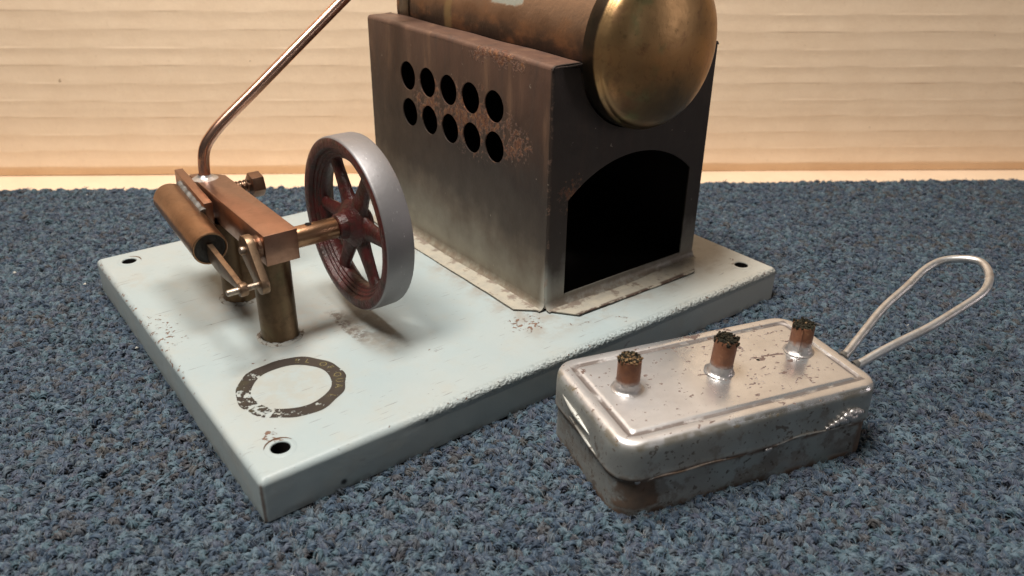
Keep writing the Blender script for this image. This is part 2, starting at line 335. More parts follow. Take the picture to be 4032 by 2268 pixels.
def mat_wick_tube():
    m = Mat('scorched_copper_tube'); n = m.noise(2.4, 5, 0.65); f = m.noise(8.0, 4, .65); x, y, z = m.xyz()
    c = m.ramp(n, [(0.25, (0.15, 0.060, 0.032)), (0.5, (0.21, 0.090, 0.048)), (0.75, (0.11, 0.052, 0.036))])
    c = m.mix(m.mul(m.step(f, .55, .7), .5), c, (0.34, 0.19, 0.10))
    c = m.mix(m.mul(m.step(m.ma('ADD', z, m.mul(n, 0.5)), 2.85, 2.65), 0.85), c, (0.44, 0.40, 0.38))
    return m.out(c, m.ma('ADD', .38, m.mul(n, .2)), 0.55, m.bump(f, .03, .6))

def mat_wick():
    m = Mat('charred_wick'); n = m.noise(3.0, 4, .6)
    at = m.node('ShaderNodeAttribute', attribute_name='tone')
    c = m.mix(at.outputs['Fac'], (0.013, 0.014, 0.011), (0.20, 0.125, 0.065))
    c = m.mix(m.mul(m.step(n, .5, .65), .5), c, (0.03, 0.033, 0.022))
    return m.out(c, 0.95, 0, m.bump(m.noise(9, 4), .05, 1.0), .1)

def mat_cardboard():
    m = Mat('brown_cardboard')
    n = m.noise(0.55, 5, 0.6); f = m.noise(5.0, 6, 0.7); fib = m.noise(3.0, 5, 0.65, vec=m.map(scale=(1, 0.4, 1.0)))
    c = m.mix(m.step(n, 0.3, 0.7), (0.79, 0.605, 0.43), (0.75, 0.565, 0.395))
    c = m.mix(m.mul(m.step(fib, 0.45, 0.75), 0.30), c, (0.84, 0.66, 0.46))
    c = m.mix(m.mul(m.step(f, 0.58, 0.74), 0.25), c, (0.44, 0.28, 0.155))
    sp = m.step(m.noise(2.6, 2, vec=m.map(loc=(4, 2, 9))), 0.775, 0.79)
    c = m.mix(m.mul(sp, 0.6), c, (0.22, 0.14, 0.08))
    wt = m.step(m.noise(2.4, 2, vec=m.map(loc=(8, 5, 1))), 0.775, 0.79)
    c = m.mix(m.mul(wt, .5), c, (0.82, 0.68, 0.50))
    nb = m.bump(f, 0.02, 0.35); nb = m.bump(fib, 0.03, 0.3, nb)
    return m.out(c, 0.85, 0.0, nb, 0.2)

def mat_pile():
    m = Mat('blue_grey_carpet_yarn')
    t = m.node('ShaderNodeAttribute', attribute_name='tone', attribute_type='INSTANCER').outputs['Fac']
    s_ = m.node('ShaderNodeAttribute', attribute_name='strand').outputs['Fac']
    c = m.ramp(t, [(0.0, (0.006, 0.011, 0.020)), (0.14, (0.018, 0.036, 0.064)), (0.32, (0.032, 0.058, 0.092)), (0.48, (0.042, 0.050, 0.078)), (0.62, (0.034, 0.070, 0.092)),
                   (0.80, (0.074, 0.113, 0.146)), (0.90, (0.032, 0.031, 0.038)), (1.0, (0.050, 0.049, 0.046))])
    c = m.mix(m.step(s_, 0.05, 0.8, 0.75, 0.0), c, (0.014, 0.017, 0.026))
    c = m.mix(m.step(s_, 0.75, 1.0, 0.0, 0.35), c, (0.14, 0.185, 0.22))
    m.b.inputs['Sheen Weight'].default_value = 0.25; m.b.inputs['Sheen Roughness'].default_value = 0.4
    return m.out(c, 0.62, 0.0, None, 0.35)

def mat_backing():
    m = Mat('dark_carpet_backing'); return m.out(m.mix(m.noise(4.0), (0.022, 0.025, 0.034), (0.045, 0.05, 0.065)), 0.95, 0, None, .1)

def mat_decal():
    m = Mat('worn_brown_transfer'); x, y, z = m.xyz()
    n = m.ma('ADD', m.mul(m.noise(6.5, 5, 0.68, 0.2), .7), m.mul(m.noise(2.6, 3), .3)); f = m.noise(9.0, 4, .6)
    c = m.mix(m.noise(1.2, 4), (0.026, 0.021, 0.018), (0.045, 0.035, 0.029))
    c = m.mix(m.mul(m.step(m.noise(2.0, 4, vec=m.map(loc=(2, 2, 0))), .52, .7), .6), c, (0.055, 0.048, 0.027))
    # wear grows towards the left-hand rim of the plate (-x)
    wear = m.step(m.ma('ADD', x, m.mul(y, 0.12)), 2.9, 1.3)
    k = m.step(m.ma('ADD', n, m.mul(wear, 0.105)), 0.60, 0.625, 1.0, 0.0)
    hole = m.step(m.noise(3.0, 2, vec=m.map(loc=(7, 1, 0), scale=(1, 1.6, 1))), 0.72, 0.735, 1.0, 0.0)
    return m.out(c, 0.42, 0.0, None, .4, alpha=m.mul(k, hole))

M = dict(paint=mat_paint(), fire=mat_firebox(), soot=mat_soot_and_shade(), tab=mat_tab(), barrel=mat_barrel(), dome=mat_dome(), maroon=mat_maroon(), rim=mat_rim(),
         wire=mat_steel(), pin=mat_steel('pin_steel', (0.46, 0.39, 0.32), (0.22, 0.16, 0.11), .32), solder=mat_solder(), tin=mat_tin(), wtube=mat_wick_tube(), wick=mat_wick(),
         card=mat_cardboard(), pile=mat_pile(), backing=mat_backing(), decal=mat_decal(),
         block=mat_brass('browned_bronze', (0.40, 0.225, 0.155), (0.34, 0.187, 0.127), (0.14, 0.085, 0.058), .27, .35, 1, 1.0),
         cyl=mat_brass('copper_brown_brass', (0.40, 0.232, 0.135), (0.33, 0.185, 0.105), (0.15, 0.088, 0.052), .26, .4, 3, 1.0),
         post=mat_brass('dull_brown_brass', (0.185, 0.122, 0.072), (0.145, 0.094, 0.056), (0.075, 0.050, 0.034), .28, .5, 5, 1.0, .25),
         crank=mat_brass('greasy_brass', (0.30, 0.20, 0.13), (0.23, 0.152, 0.096), (0.10, 0.062, 0.042), .34, .6, 7, 1.0),
         pipe=mat_brass('copper_pipe', (0.80, 0.48, 0.35), (0.66, 0.38, 0.27), (0.26, 0.15, 0.10), .15, .35, 9, 1.0, 0.0, .3),
         nut=mat_brass('oiled_bronze_nut', (0.24, 0.14, 0.095), (0.18, 0.105, 0.07), (0.06, 0.04, 0.028), .27, .6, 12, .95),
         old_solder=mat_steel('dull_old_solder', (0.20, 0.195, 0.185), (0.12, 0.11, 0.10), .55))
rp = Mat('flaked_paint_ring'); rn_ = rp.noise(5.0, 5, .65); M['ring'] = rp.out(rp.mix(rp.step(rn_, .50, .62), (0.36, 0.36, 0.33), (0.12, 0.085, 0.06)), .55, 0.0, rp.bump(rn_, .04, .7), .3)
gr_ = Mat('black_grease'); M['grease'] = gr_.out(gr_.mix(gr_.noise(4.0, 5), (0.012, 0.010, 0.008), (0.045, 0.030, 0.020)), 0.35, 0.0, gr_.bump(gr_.noise(6.0, 4), .04, .7), .4)
gold = Mat('faded_gold_ink'); M['gold'] = gold.out(gold.mix(gold.noise(6.0, 4), (0.24, 0.20, 0.075), (0.15, 0.125, 0.055)), .45, 0.0,
                                                   alpha=gold.step(gold.noise(7.0, 4, .6), 0.62, 0.52))

# ------------------------------------------------------------------ mesh helpers (cm in, metres out)
def mk(name, verts, faces, mat, parent=None, sharp=35, mats=None):
    me = bpy.data.meshes.new(name)
    me.from_pydata([tuple(c * S for c in v) for v in verts], [], faces)
    for mm in (mat if isinstance(mat, (list, tuple)) else [mat]): me.materials.append(mm)
    if mats is not None: me.polygons.foreach_set('material_index', mats)
    me.polygons.foreach_set('use_smooth', [True] * len(me.polygons))
    if sharp is not None: me.set_sharp_from_angle(angle=R(sharp))
    me.update()
    o = bpy.data.objects.new(name, me); col.objects.link(o)
    if parent is not None: o.parent = parent
    return o

def fix_normals(verts, faces):
    bm = bmesh.new(); vs = [bm.verts.new(v) for v in verts]; bm.verts.ensure_lookup_table()
    for f in faces:
        try: bm.faces.new([vs[i] for i in f])
        except ValueError: pass
    bmesh.ops.remove_doubles(bm, verts=bm.verts, dist=1e-5)
    bmesh.ops.recalc_face_normals(bm, faces=bm.faces)
    bm.verts.index_update()
    v = [tuple(x.co) for x in bm.verts]; f = [[q.index for q in p.verts] for p in bm.faces]; bm.free(); return v, f

def box(x0, x1, y0, y1, z0, z1, bev=0.03, seg=2):
    bm = bmesh.new(); bmesh.ops.create_cube(bm, size=1)
    for v in bm.verts: v.co = Vector(((x0 + x1) / 2 + v.co.x * (x1 - x0), (y0 + y1) / 2 + v.co.y * (y1 - y0), (z0 + z1) / 2 + v.co.z * (z1 - z0)))
    if bev: bmesh.ops.bevel(bm, geom=list(bm.edges), offset=bev, segments=seg, affect='EDGES', profile=.5)
    bm.verts.index_update(); v = [tuple(q.co) for q in bm.verts]; f = [[q.index for q in p.verts] for p in bm.faces]; bm.free(); return v, f

def prism(poly, z0, z1, bev=0.03):
    bm = bmesh.new(); b = [bm.verts.new((x, y, z0)) for x, y in poly]; t = [bm.verts.new((x, y, z1)) for x, y in poly]; n = len(poly)
    bm.faces.new(b[::-1]); bm.faces.new(t)
    for i in range(n): bm.faces.new((b[i], b[(i + 1) % n], t[(i + 1) % n], t[i]))
    bmesh.ops.recalc_face_normals(bm, faces=bm.faces)
    if bev: bmesh.ops.bevel(bm, geom=list(bm.edges), offset=bev, segments=2, affect='EDGES', profile=.5)
    bm.verts.index_update(); v = [tuple(q.co) for q in bm.verts]; f = [[q.index for q in p.verts] for p in bm.faces]; bm.free(); return v, f

def frame(d):
    d = Vector(d).normalized(); u = Vector((0, 0, 1)).cross(d)
    if u.length < 1e-4: u = Vector((1, 0, 0))
    u.normalize(); w = d.cross(u).normalized(); return u, w, d

def lathe(profile, origin, axis, n=48, closed=False, cap=(False, False), jitter=0.0):
    """profile: (radius, distance along axis)"""
    u, w, d = frame(axis); o = Vector(origin); V = []; F = []
    for r, h in profile:
        for i in range(n):
            a = 2 * math.pi * i / n; rr = r + (random.uniform(-jitter, jitter) if jitter else 0)
            V.append(tuple(o + d * h + u * (rr * math.cos(a)) + w * (rr * math.sin(a))))
    m = len(profile)
    for j in range(m if closed else m - 1):
        k = (j + 1) % m
        for i in range(n): F.append((j * n + i, j * n + (i + 1) % n, k * n + (i + 1) % n, k * n + i))
    if cap[0]: F.append(tuple(range(n))[::-1])
    if cap[1]: F.append(tuple((m - 1) * n + i for i in range(n)))
    return V, F

def catmull(P, sub=8):
    P = [Vector(p) for p in P]; Q = [P[0] * 2 - P[1]] + P + [P[-1] * 2 - P[-2]]; out = []
    for i in range(1, len(Q) - 2):
        a, b, c, d = Q[i - 1:i + 3]
        for k in range(sub):
            t = k / sub; out.append(0.5 * ((2 * b) + (c - a) * t + (2 * a - 5 * b + 4 * c - d) * t * t + (3 * b - a - 3 * c + d) * t ** 3))
    out.append(P[-1]); return out

def tube(path, r, n=16, cap=True, flat=1.0):
    path = [Vector(p) for p in path]; V = []; F = []; up = None
    for i, p in enumerate(path):
        t = (path[min(i + 1, len(path) - 1)] - path[max(i - 1, 0)]).normalized()
        if up is None: up = frame(t)[0]
        up = (up - t * up.dot(t)).normalized(); w = t.cross(up); rr = r(i / (len(path) - 1)) if callable(r) else r
        for k in range(n):
            a = 2 * math.pi * k / n; V.append(tuple(p + up * rr * math.cos(a) + w * rr * flat * math.sin(a)))
    for j in range(len(path) - 1):
        for k in range(n): F.append((j * n + k, j * n + (k + 1) % n, (j + 1) * n + (k + 1) % n, (j + 1) * n + k))
    if cap: F.append(tuple(range(n))[::-1]); F.append(tuple((len(path) - 1) * n + k for k in range(n)))
    return V, F

def join(*parts):
    V = []; F = []
    for v, f in parts:
        k = len(V); V += list(v); F += [tuple(i + k for i in p) for p in f]
    return V, F

def inside(p, poly):
    x, y = p; c = False; n = len(poly)
    for i in range(n):
        x1, y1 = poly[i]; x2, y2 = poly[(i + 1) % n]
        if (y1 > y) != (y2 > y) and x < (x2 - x1) * (y - y1) / (y2 - y1) + x1: c = not c
    return c

def holed(outer, holes):
    """triangulated flat sheet with holes -> 2D verts, tris, boundary loops"""
    P = []; E = []
    for loop in [outer] + holes:
        k = len(P); P += [Vector(q) for q in loop]; E += [(k + i, k + (i + 1) % len(loop)) for i in range(len(loop))]
    v, e, f, *_ = delaunay_2d_cdt(P, E, [], 0, 1e-6)
    T_ = []
    for t in f:
        c = sum((v[i] for i in t), Vector((0, 0))) / 3
        if inside(c, outer) and not any(inside(c, h) for h in holes): T_.append(tuple(t))
    return [tuple(q) for q in v], T_

def sheet(outer, holes, to3, thick):
    """sheet metal with real holes; to3(u, v, w) maps to space, w = depth inward. Returns verts, faces, material index (1 = inner side)"""
    v, t = holed(outer, holes); n = len(v)
    V = [to3(a, b, 0) for a, b in v] + [to3(a, b, thick) for a, b in v]; F = list(t) + [tuple(i + n for i in f[::-1]) for f in t]
    mi = [0] * len(t) + [1] * len(t); cnt = {}
    for f in t:
        for i in range(3):
            e = (f[i], f[(i + 1) % 3]); cnt[e] = 1
    for (a, b) in list(cnt):
        if (b, a) not in cnt: F.append((b, a, a + n, b + n)); mi.append(0)
    return V, F, mi

def circle(cx, cy, r, n=28): return [(cx + r * math.cos(2 * math.pi * i / n), cy + r * math.sin(2 * math.pi * i / n)) for i in range(n)]

def rrect(x0, x1, y0, y1, r, n=6):
    out = []
    for cx, cy, a0 in ((x1 - r, y0 + r, -90), (x1 - r, y1 - r, 0), (x0 + r, y1 - r, 90), (x0 + r, y0 + r, 180)):
        for i in range(n + 1):
            a = R(a0 + 90 * i / n); out.append((cx + r * math.cos(a), cy + r * math.sin(a)))
    return out

def thing(name, label, cat, loc=(0, 0, 0), rz=0, group=None):
    o = bpy.data.objects.new(name, None); col.objects.link(o); o.location = tuple(c * S for c in loc); o.rotation_euler = (0, 0, rz)
    o.empty_display_size = .02; o['label'] = label; o['category'] = cat
    if group: o['group'] = group
    return o

# ------------------------------------------------------------------ cardboard behind and under everything
WA = Vector((-0.837, 33.567, 0)); WU = Vector((0.82597, -0.56371, 0)); WN = Vector((0.56371, 0.82597, 0))
ZF = -0.62
bd = thing('cardboard_backdrop', 'brown corrugated cardboard sheet folded up behind the engine, lying under the carpet', 'cardboard', (0, 0, 0))
def wall_profile(z, s):
    k = z / 0.882 + 0.03 * math.sin(s * 0.21) + 0.06
    ph = k - math.floor(k)
    row = math.floor(k)
    amp = (0.0125 + 0.0035 * math.sin(row * 2.3 + s * 0.045)) * (1 + 0.25 * math.sin(s * .9 + row * 4.1) + 0.18 * math.sin(s * 2.3 + row * 1.7))
    d = -amp * (0.75 * (2 * ph - 1) ** 2 + 0.55 * (0.5 + 0.5 * math.cos(2 * math.pi * (ph - .12))))                     # scalloped paper drawn in between the flutes
    d += 0.05 * math.sin(s * 0.05 + z * 0.2)
    d += -0.012 * math.exp(-((z - 3.05 - 0.01 * math.sin(s * .2)) / 0.22) ** 2)     # a pressed crease
    if z < -0.05: d += 0.22 * ((-0.05 - z) / 0.57) ** 1.3                         # the fold rolls back under
    return d
zs = [ZF + 0.02] + list(np.linspace(ZF + 0.06, 0.2, 16)) + list(np.linspace(0.26, 11, 246)) + list(np.linspace(11.1, 45, 240)); ss = list(np.linspace(-28, 84, 330))
V = []; F = []
for z in zs:
    for s in ss: V.append(tuple(WA + WU * s + WN * wall_profile(z, s) + Vector((0, 0, z))))
ns = len(ss)
for j in range(len(zs) - 1):
    for i in range(ns - 1): F.append((j * ns + i, j * ns + i + 1, (j + 1) * ns + i + 1, (j + 1) * ns + i))
k = len(V)                                            # back side, edges
for z in (zs[0], zs[-1]):
    for s in (ss[0], ss[-1]): V.append(tuple(WA + WU * s + WN * 0.95 + Vector((0, 0, z))))
F += [(k + 1, k, k + 2, k + 3)]
top = [(len(zs) - 1) * ns + i for i in range(ns)]; F.append(tuple(top + [k + 3, k + 2]))
mk('back_panel', V, F, M['card'], bd, 60)
fl = [WA + WU * -28 + WN * 1.0, WA + WU * 84 + WN * 1.0, WA + WU * 84 - WN * 75, WA + WU * -28 - WN * 75]
nx, ny = 60, 50; V = []; F = []
for j in range(ny + 1):
    for i in range(nx + 1):
        p = fl[0].lerp(fl[1], i / nx).lerp(fl[3].lerp(fl[2], i / nx), j / ny)
        V.append((p.x, p.y, ZF + 0.012 * math.sin(p.x * .5 + p.y * .3)))
for j in range(ny):
    for i in range(nx): a = j * (nx + 1) + i; F.append((a, a + nx + 1, a + nx + 2, a + 1))
k = len(V); V += [(q.x, q.y, ZF - 0.35) for q in fl]; F.append((k, k + 1, k + 2, k + 3))
b_ = [0, nx, (ny + 1) * (nx + 1) - 1, ny * (nx + 1)]
for i in range(4): F.append((b_[i], b_[(i + 1) % 4], k + (i + 1) % 4, k + i))
mk('floor_flap', V, F, M['card'], bd, 60)

# ------------------------------------------------------------------ carpet tile with loop pile
CA = Vector((-1.29, 29.45, 0)); CB = Vector((42.12, 0.47, 0)); CU = (CB - CA).normalized(); CN = Vector((-CU.y, CU.x, 0))   # CN points to the wall
carpet = thing('carpet', 'blue grey loop pile carpet tile', 'carpet'); del carpet['label'], carpet['category']; carpet['kind'] = 'structure'
def cp(s, t): return CA + CU * s - CN * t
s0, s1, t0, t1 = -16.0, 66.0, 0.0, 56.0
q = [cp(s0, 0.12), cp(s1, 0.12), cp(s1, t1), cp(s0, t1)]
V = [(p.x, p.y, ZF + .01) for p in q] + [(p.x, p.y, -0.20) for p in q]
mk('carpet_backing', V, [(3, 2, 1, 0), (4, 5, 6, 7), (0, 1, 5, 4), (1, 2, 6, 5), (2, 3, 7, 6), (3, 0, 4, 7)], M['backing'], carpet)

tuft_col = bpy.data.collections.new('tuft_shapes')
def make_tuft(seed):
    r_ = random.Random(seed); V = []; F = []; tone = []
    ax = r_.uniform(0, 6.28)
    rr0 = 0.135 * r_.uniform(.85, 1.15); dv = Vector((math.cos(ax), math.sin(ax), 0)); sv = Vector((-dv.y, dv.x, 0)); hh = 0.19
    def strand(P, rad, st):
        v, f = tube(P, lambda t: rad * (0.75 + 0.5 * math.sin(math.pi * t)), 4, False, 0.8)
        k0 = len(V); V.extend(v); F.extend([tuple(i + k0 for i in p) for p in f])
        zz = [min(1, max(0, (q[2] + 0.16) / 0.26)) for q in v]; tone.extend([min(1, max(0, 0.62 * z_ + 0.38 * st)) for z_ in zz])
    for k in range(9):
        b = rr0 * (-0.9 + 1.8 * k / 8) + r_.uniform(-.012, .012); rb = math.sqrt(max(0.05, 1 - (b / rr0) ** 2)) * rr0 * r_.uniform(.9, 1.2); tw = r_.uniform(-.05, .05) + 0.05
        P = []
        for i in range(7):
            ph = 0.04 + (math.pi - 0.08) * i / 6; P.append(dv * (rb * math.cos(ph)) + sv * (b + tw * math.cos(ph)) + Vector((0, 0, -0.13 + hh * (rb / rr0) ** .7 * math.sin(ph) * r_.uniform(.92, 1.08))))
        strand(P, r_.uniform(.024, .036), r_.random())
    for k in range(4):
        a = r_.uniform(0, 6.28); q = Vector((r_.uniform(-.08, .08), r_.uniform(-.08, .08), -.08)); e = Vector((math.cos(a), math.sin(a), 0))
        strand([q, q + e * .05 + Vector((0, 0, .12)), q + e * .11 + Vector((0, 0, .16)), q + e * .20 + Vector((0, 0, .11 + r_.uniform(-.05, .06)))], .014, r_.uniform(.3, 1.0))
    me = bpy.data.meshes.new('tuft'); me.from_pydata([tuple(c * S for c in v) for v in V], [], F); me.materials.append(M['pile'])
    at = me.attributes.new('strand', 'FLOAT', 'POINT'); at.data.foreach_set('value', tone)
    me.polygons.foreach_set('use_smooth', [True] * len(me.polygons))
    o = bpy.data.objects.new('tuft', me); tuft_col.objects.link(o)
for i in range(10): make_tuft(100 + i)

sp = 0.200
gs, gt = np.meshgrid(np.arange(s0, s1, sp), np.arange(0.10, t1, sp * 0.98))
gs = (gs + (np.arange(gs.shape[0]) % 2)[:, None] * sp * .5).ravel(); gt = gt.ravel()
gs = gs + rng.normal(0, .038, gs.size); gt = np.maximum(gt + rng.normal(0, .038, gt.size), 0.05)
px = CA.x + CU.x * gs - CN.x * gt; py = CA.y + CU.y * gs - CN.y * gt
# keep what the camera, or one a step aside, can see
cx_, cy_ = -4.6, -15.5; fd = np.array([math.sin(R(37.55)), math.cos(R(37.55))]); rd = np.array([fd[1], -fd[0]])
dep = (px - cx_) * fd[0] + (py - cy_) * fd[1]; lat = (px - cx_) * rd[0] + (py - cy_) * rd[1]
keep = (dep > 5.0) & (np.abs(lat) < 0.80 * dep + 11.0)
keep &= ~((px > 0.6) & (px < PA - 0.6) & (py > 0.6) & (py < PB - 0.6))
px, py, gs, gt = px[keep], py[keep], gs[keep], gt[keep]; n = px.size
tn = rng.random(n)
low = 0.5 + 0.28 * np.sin(px * 0.9 + 1.3 * np.sin(py * 0.7)) * np.cos(py * 1.1 + 0.8 * np.sin(px * .5))
tn = np.clip(tn * 0.85 + 0.15 * low, 0, 1)
pat = np.sin(px * .37 + 2 * np.sin(py * .23)) * np.sin(py * .41 + 1.7 * np.sin(px * .19))      # worn brownish patches
tn = np.where((pat > .70) & (rng.random(n) < .18), rng.uniform(.9, 1, n), tn)
pz = rng.normal(-0.055, 0.032, n) + 0.02 * np.sin(gt * 2 * np.pi / 1.6 + 0.6 * np.sin(gs * .8))
me = bpy.data.meshes.new('carpet_pile')
me.from_pydata([(a * S, b * S, c * S) for a, b, c in zip(px, py, pz)], [], [])
a1 = me.attributes.new('tone', 'FLOAT', 'POINT'); a1.data.foreach_set('value', tn.astype(np.float32))
rot = np.stack([rng.normal(0, .22, n), rng.normal(0, .22, n), rng.uniform(0, 6.28, n)], 1).astype(np.float32)
a2 = me.attributes.new('rot', 'FLOAT_VECTOR', 'POINT'); a2.data.foreach_set('vector', rot.ravel())
a3 = me.attributes.new('size', 'FLOAT', 'POINT'); a3.data.foreach_set('value', rng.uniform(.70, 1.08, n).astype(np.float32))
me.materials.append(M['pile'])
pile = bpy.data.objects.new('carpet_pile', me); col.objects.link(pile); pile.parent = carpet; pile['kind'] = 'stuff'
ng = bpy.data.node_groups.new('pile_nodes', 'GeometryNodeTree')
ng.interface.new_socket('Geometry', in_out='INPUT', socket_type='NodeSocketGeometry'); ng.interface.new_socket('Geometry', in_out='OUTPUT', socket_type='NodeSocketGeometry')
gi = ng.nodes.new('NodeGroupInput'); go = ng.nodes.new('NodeGroupOutput'); ip = ng.nodes.new('GeometryNodeInstanceOnPoints')
ci = ng.nodes.new('GeometryNodeCollectionInfo'); ci.inputs['Collection'].default_value = tuft_col; ci.inputs['Separate Children'].default_value = True; ci.inputs['Reset Children'].default_value = True
def attr(nm, ty):
    q_ = ng.nodes.new('GeometryNodeInputNamedAttribute'); q_.data_type = ty; q_.inputs['Name'].default_value = nm; return q_.outputs['Attribute']
er = ng.nodes.new('FunctionNodeEulerToRotation')
ng.links.new(attr('rot', 'FLOAT_VECTOR'), er.inputs[0]); ng.links.new(er.outputs[0], ip.inputs['Rotation']); ng.links.new(attr('size', 'FLOAT'), ip.inputs['Scale'])
ng.links.new(gi.outputs[0], ip.inputs['Points']); ng.links.new(ci.outputs[0], ip.inputs['Instance']); ip.inputs['Pick Instance'].default_value = True
ng.links.new(ip.outputs[0], go.inputs[0])
md = pile.modifiers.new('pile', 'NODES'); md.node_group = ng

V = []; F = []                                          # scattered crumbs of pale lint
for k in range(60):
    i = rng.integers(0, px.size); r = rng.uniform(.012, .045) if k < 52 else rng.uniform(.05, .075); c0 = Vector((px[i], py[i], 0.05 + rng.uniform(-.02, .03))); q0 = len(V)
    for d_ in ((1, 0, 0), (-1, 0, 0), (0, 1, 0), (0, -1, 0), (0, 0, 1), (0, 0, -1)): V.append(tuple(c0 + Vector(d_) * r * rng.uniform(.5, 1.5)))
    for t_ in ((0, 2, 4), (2, 1, 4), (1, 3, 4), (3, 0, 4), (2, 0, 5), (1, 2, 5), (3, 1, 5), (0, 3, 5)): F.append(tuple(q0 + w_ for w_ in t_))
lm = Mat('pale_lint'); lint = mk('lint', V, F, lm.out(lm.mix(lm.noise(1.0), (0.45, 0.44, 0.41), (0.6, 0.57, 0.5)), .9), carpet); lint['kind'] = 'stuff'

# ------------------------------------------------------------------ the steam engine
eng = thing('steam_engine', 'model steam engine with brown boiler, maroon flywheel and brass cylinder on pale grey base plate', 'steam engine')

# base plate: pressed steel tray
fr = 0.20
ro = rrect(0, PA, 0, PB, 0.14)
prof = [(0.0, 0.0), (0.0, T - fr)] + [(fr * (1 - math.cos(a)), T - fr + fr * math.sin(a)) for a in np.linspace(0.2, math.pi / 2, 7)]
V = []; F = []; n = len(ro)
for ins, z in prof:
    for i, p in enumerate(rrect(ins, PA - ins, ins, PB - ins, max(0.14 - ins * .45, 0.05))):
        j = (0.006 * math.sin(p[0] * 1.3 + p[1]) if z < 0.2 else 0); V.append((p[0] + j, p[1] + j, z))
for j in range(len(prof) - 1):
    for i in range(n): F.append((j * n + i, j * n + (i + 1) % n, (j + 1) * n + (i + 1) % n, (j + 1) * n + i))
inner = rrect(fr, PA - fr, fr, PB - fr, 0.05)
hv, ht = holed(inner, [circle(x, y, 0.25) for x, y in HOLES])
top = ([(x, y, T) for x, y in hv], [t for t in ht])
V, F = join((V, F), top)
V, F = fix_normals(V, F)
cz = sum(Vector(V[f[0]]).z > T - 1e-4 for f in F)
base = mk('base_plate', V, F, M['paint'], eng, 40)
base.data.flip_normals() if base.data.polygons[[i for i, f in enumerate(F) if all(V[k][2] > T - 1e-4 for k in f)][0]].normal.z < 0 else None
for hx, hy in HOLES[:3]:
    v, f = lathe([(0.25, -0.14), (0.25, 0.0), (0.27, 0.022), (0.31, 0.028), (0.36, 0.016), (0.41, 0.002)], (hx, hy, T), (0, 0, 1), 36)
    mk('screw_hole_rim', v, f, M['paint'], base)
    v, f = lathe([(0.245, -0.02), (0.24, -0.45)], (hx, hy, T), (0, 0, 1), 24, cap=(False, True)); mk('screw_hole', v, f, M['soot'], base)  # near-black cup paints the shade inside the hole
# scuff crescents beside two of the holes
for (hx, hy), a0, a1 in (((HOLES[0]), 15, 150), ((HOLES[1]), -25, 70)):
    V = []; F = []; N_ = 16
    for i in range(N_ + 1):
        a = R(a0 + (a1 - a0) * i / N_ - 37 + 45); w = 0.028 * math.sin(math.pi * i / N_) + .004
        for r in (0.405 - w, 0.405 + w): V.append((hx + r * math.cos(a), hy + r * math.sin(a), T + 0.012))
    for i in range(N_): F.append((2 * i, 2 * i + 2, 2 * i + 3, 2 * i + 1))
    mk('scuff_mark', V, [f[::-1] for f in F], M['nut'], base)

# round transfer with gold lettering
DX, DY, R0, R1 = 2.32, 3.35, 1.10, 1.52; V = []; F = []; N_ = 120; K_ = 4
for i in range(N_):
    a = 2 * math.pi * i / N_; w1 = 0.02 * math.sin(5 * a) + 0.015 * math.sin(11 * a + 1) + 0.045 * math.exp(-(((a if a < math.pi else a - 2 * math.pi) + 0.5) / 0.18) ** 2)
    for k in range(K_ + 1): r = R0 + .01 * math.sin(7 * a) + (R1 - w1 - R0) * k / K_; V.append((DX + r * math.cos(a), DY + r * math.sin(a), T + 0.008))
for i in range(N_):
    for k in range(K_): a = i * (K_ + 1) + k; b = ((i + 1) % N_) * (K_ + 1) + k; F.append((a, a + 1, b + 1, b))
decal = mk('transfer_ring', V, F, M['decal'], base)
def letter(ch, ang, size=0.30):
    cu = bpy.data.curves.new('letter', 'FONT'); cu.body = ch; cu.size = size; cu.align_x = 'CENTER'; cu.offset = -0.004
    to = bpy.data.objects.new('letter', cu); col.objects.link(to)
    me_ = bpy.data.meshes.new_from_object(to.evaluated_get(bpy.context.evaluated_depsgraph_get()))
    bpy.data.objects.remove(to); a = R(ang); r = 1.22
    mat = Matrix.Translation((DX + r * math.cos(a), DY + r * math.sin(a), T + 0.013)) @ Matrix.Rotation(a - math.pi / 2, 4, 'Z')
    for v in me_.vertices: v.co = (mat @ v.co) * S
    me_.materials.append(M['gold']); o = bpy.data.objects.new('letter', me_); col.objects.link(o); o.parent = decal
for ch, a in (('E', 59), ('L', 45.5), ('O', 23), ('F', 9.7), ('Q', -10.4), ('U', -24), ('A', -36.5), ('L', -58)): letter(ch, a)

# ---- firebox
ZB = T + 0.065; fo = 0.22
def leftw(u, v, w): return (FX0 + w, u, v)
holes = [circle(y, 7.51, 0.52) for y in (5.34, 6.67, 7.99, 9.32, 10.65)] + [circle(y, 6.175, 0.52) for y in (5.32, 6.61, 7.93, 9.25, 10.6)]
LW = [(FY0 + .05, ZB + fo), (FY0 + .05, FZ - 0.14)] + [(FY0 + .05 + (FY1 - FY0 - .05) * i / 12, FZ - 0.14) for i in range(1, 13)] + [(FY1, ZB + fo)]
V, F, mi = sheet(LW[::-1], holes, leftw, 0.05)
firebox = mk('firebox', V, F, [M['fire'], M['soot']], eng, 30, mi)
firebox.data.validate()
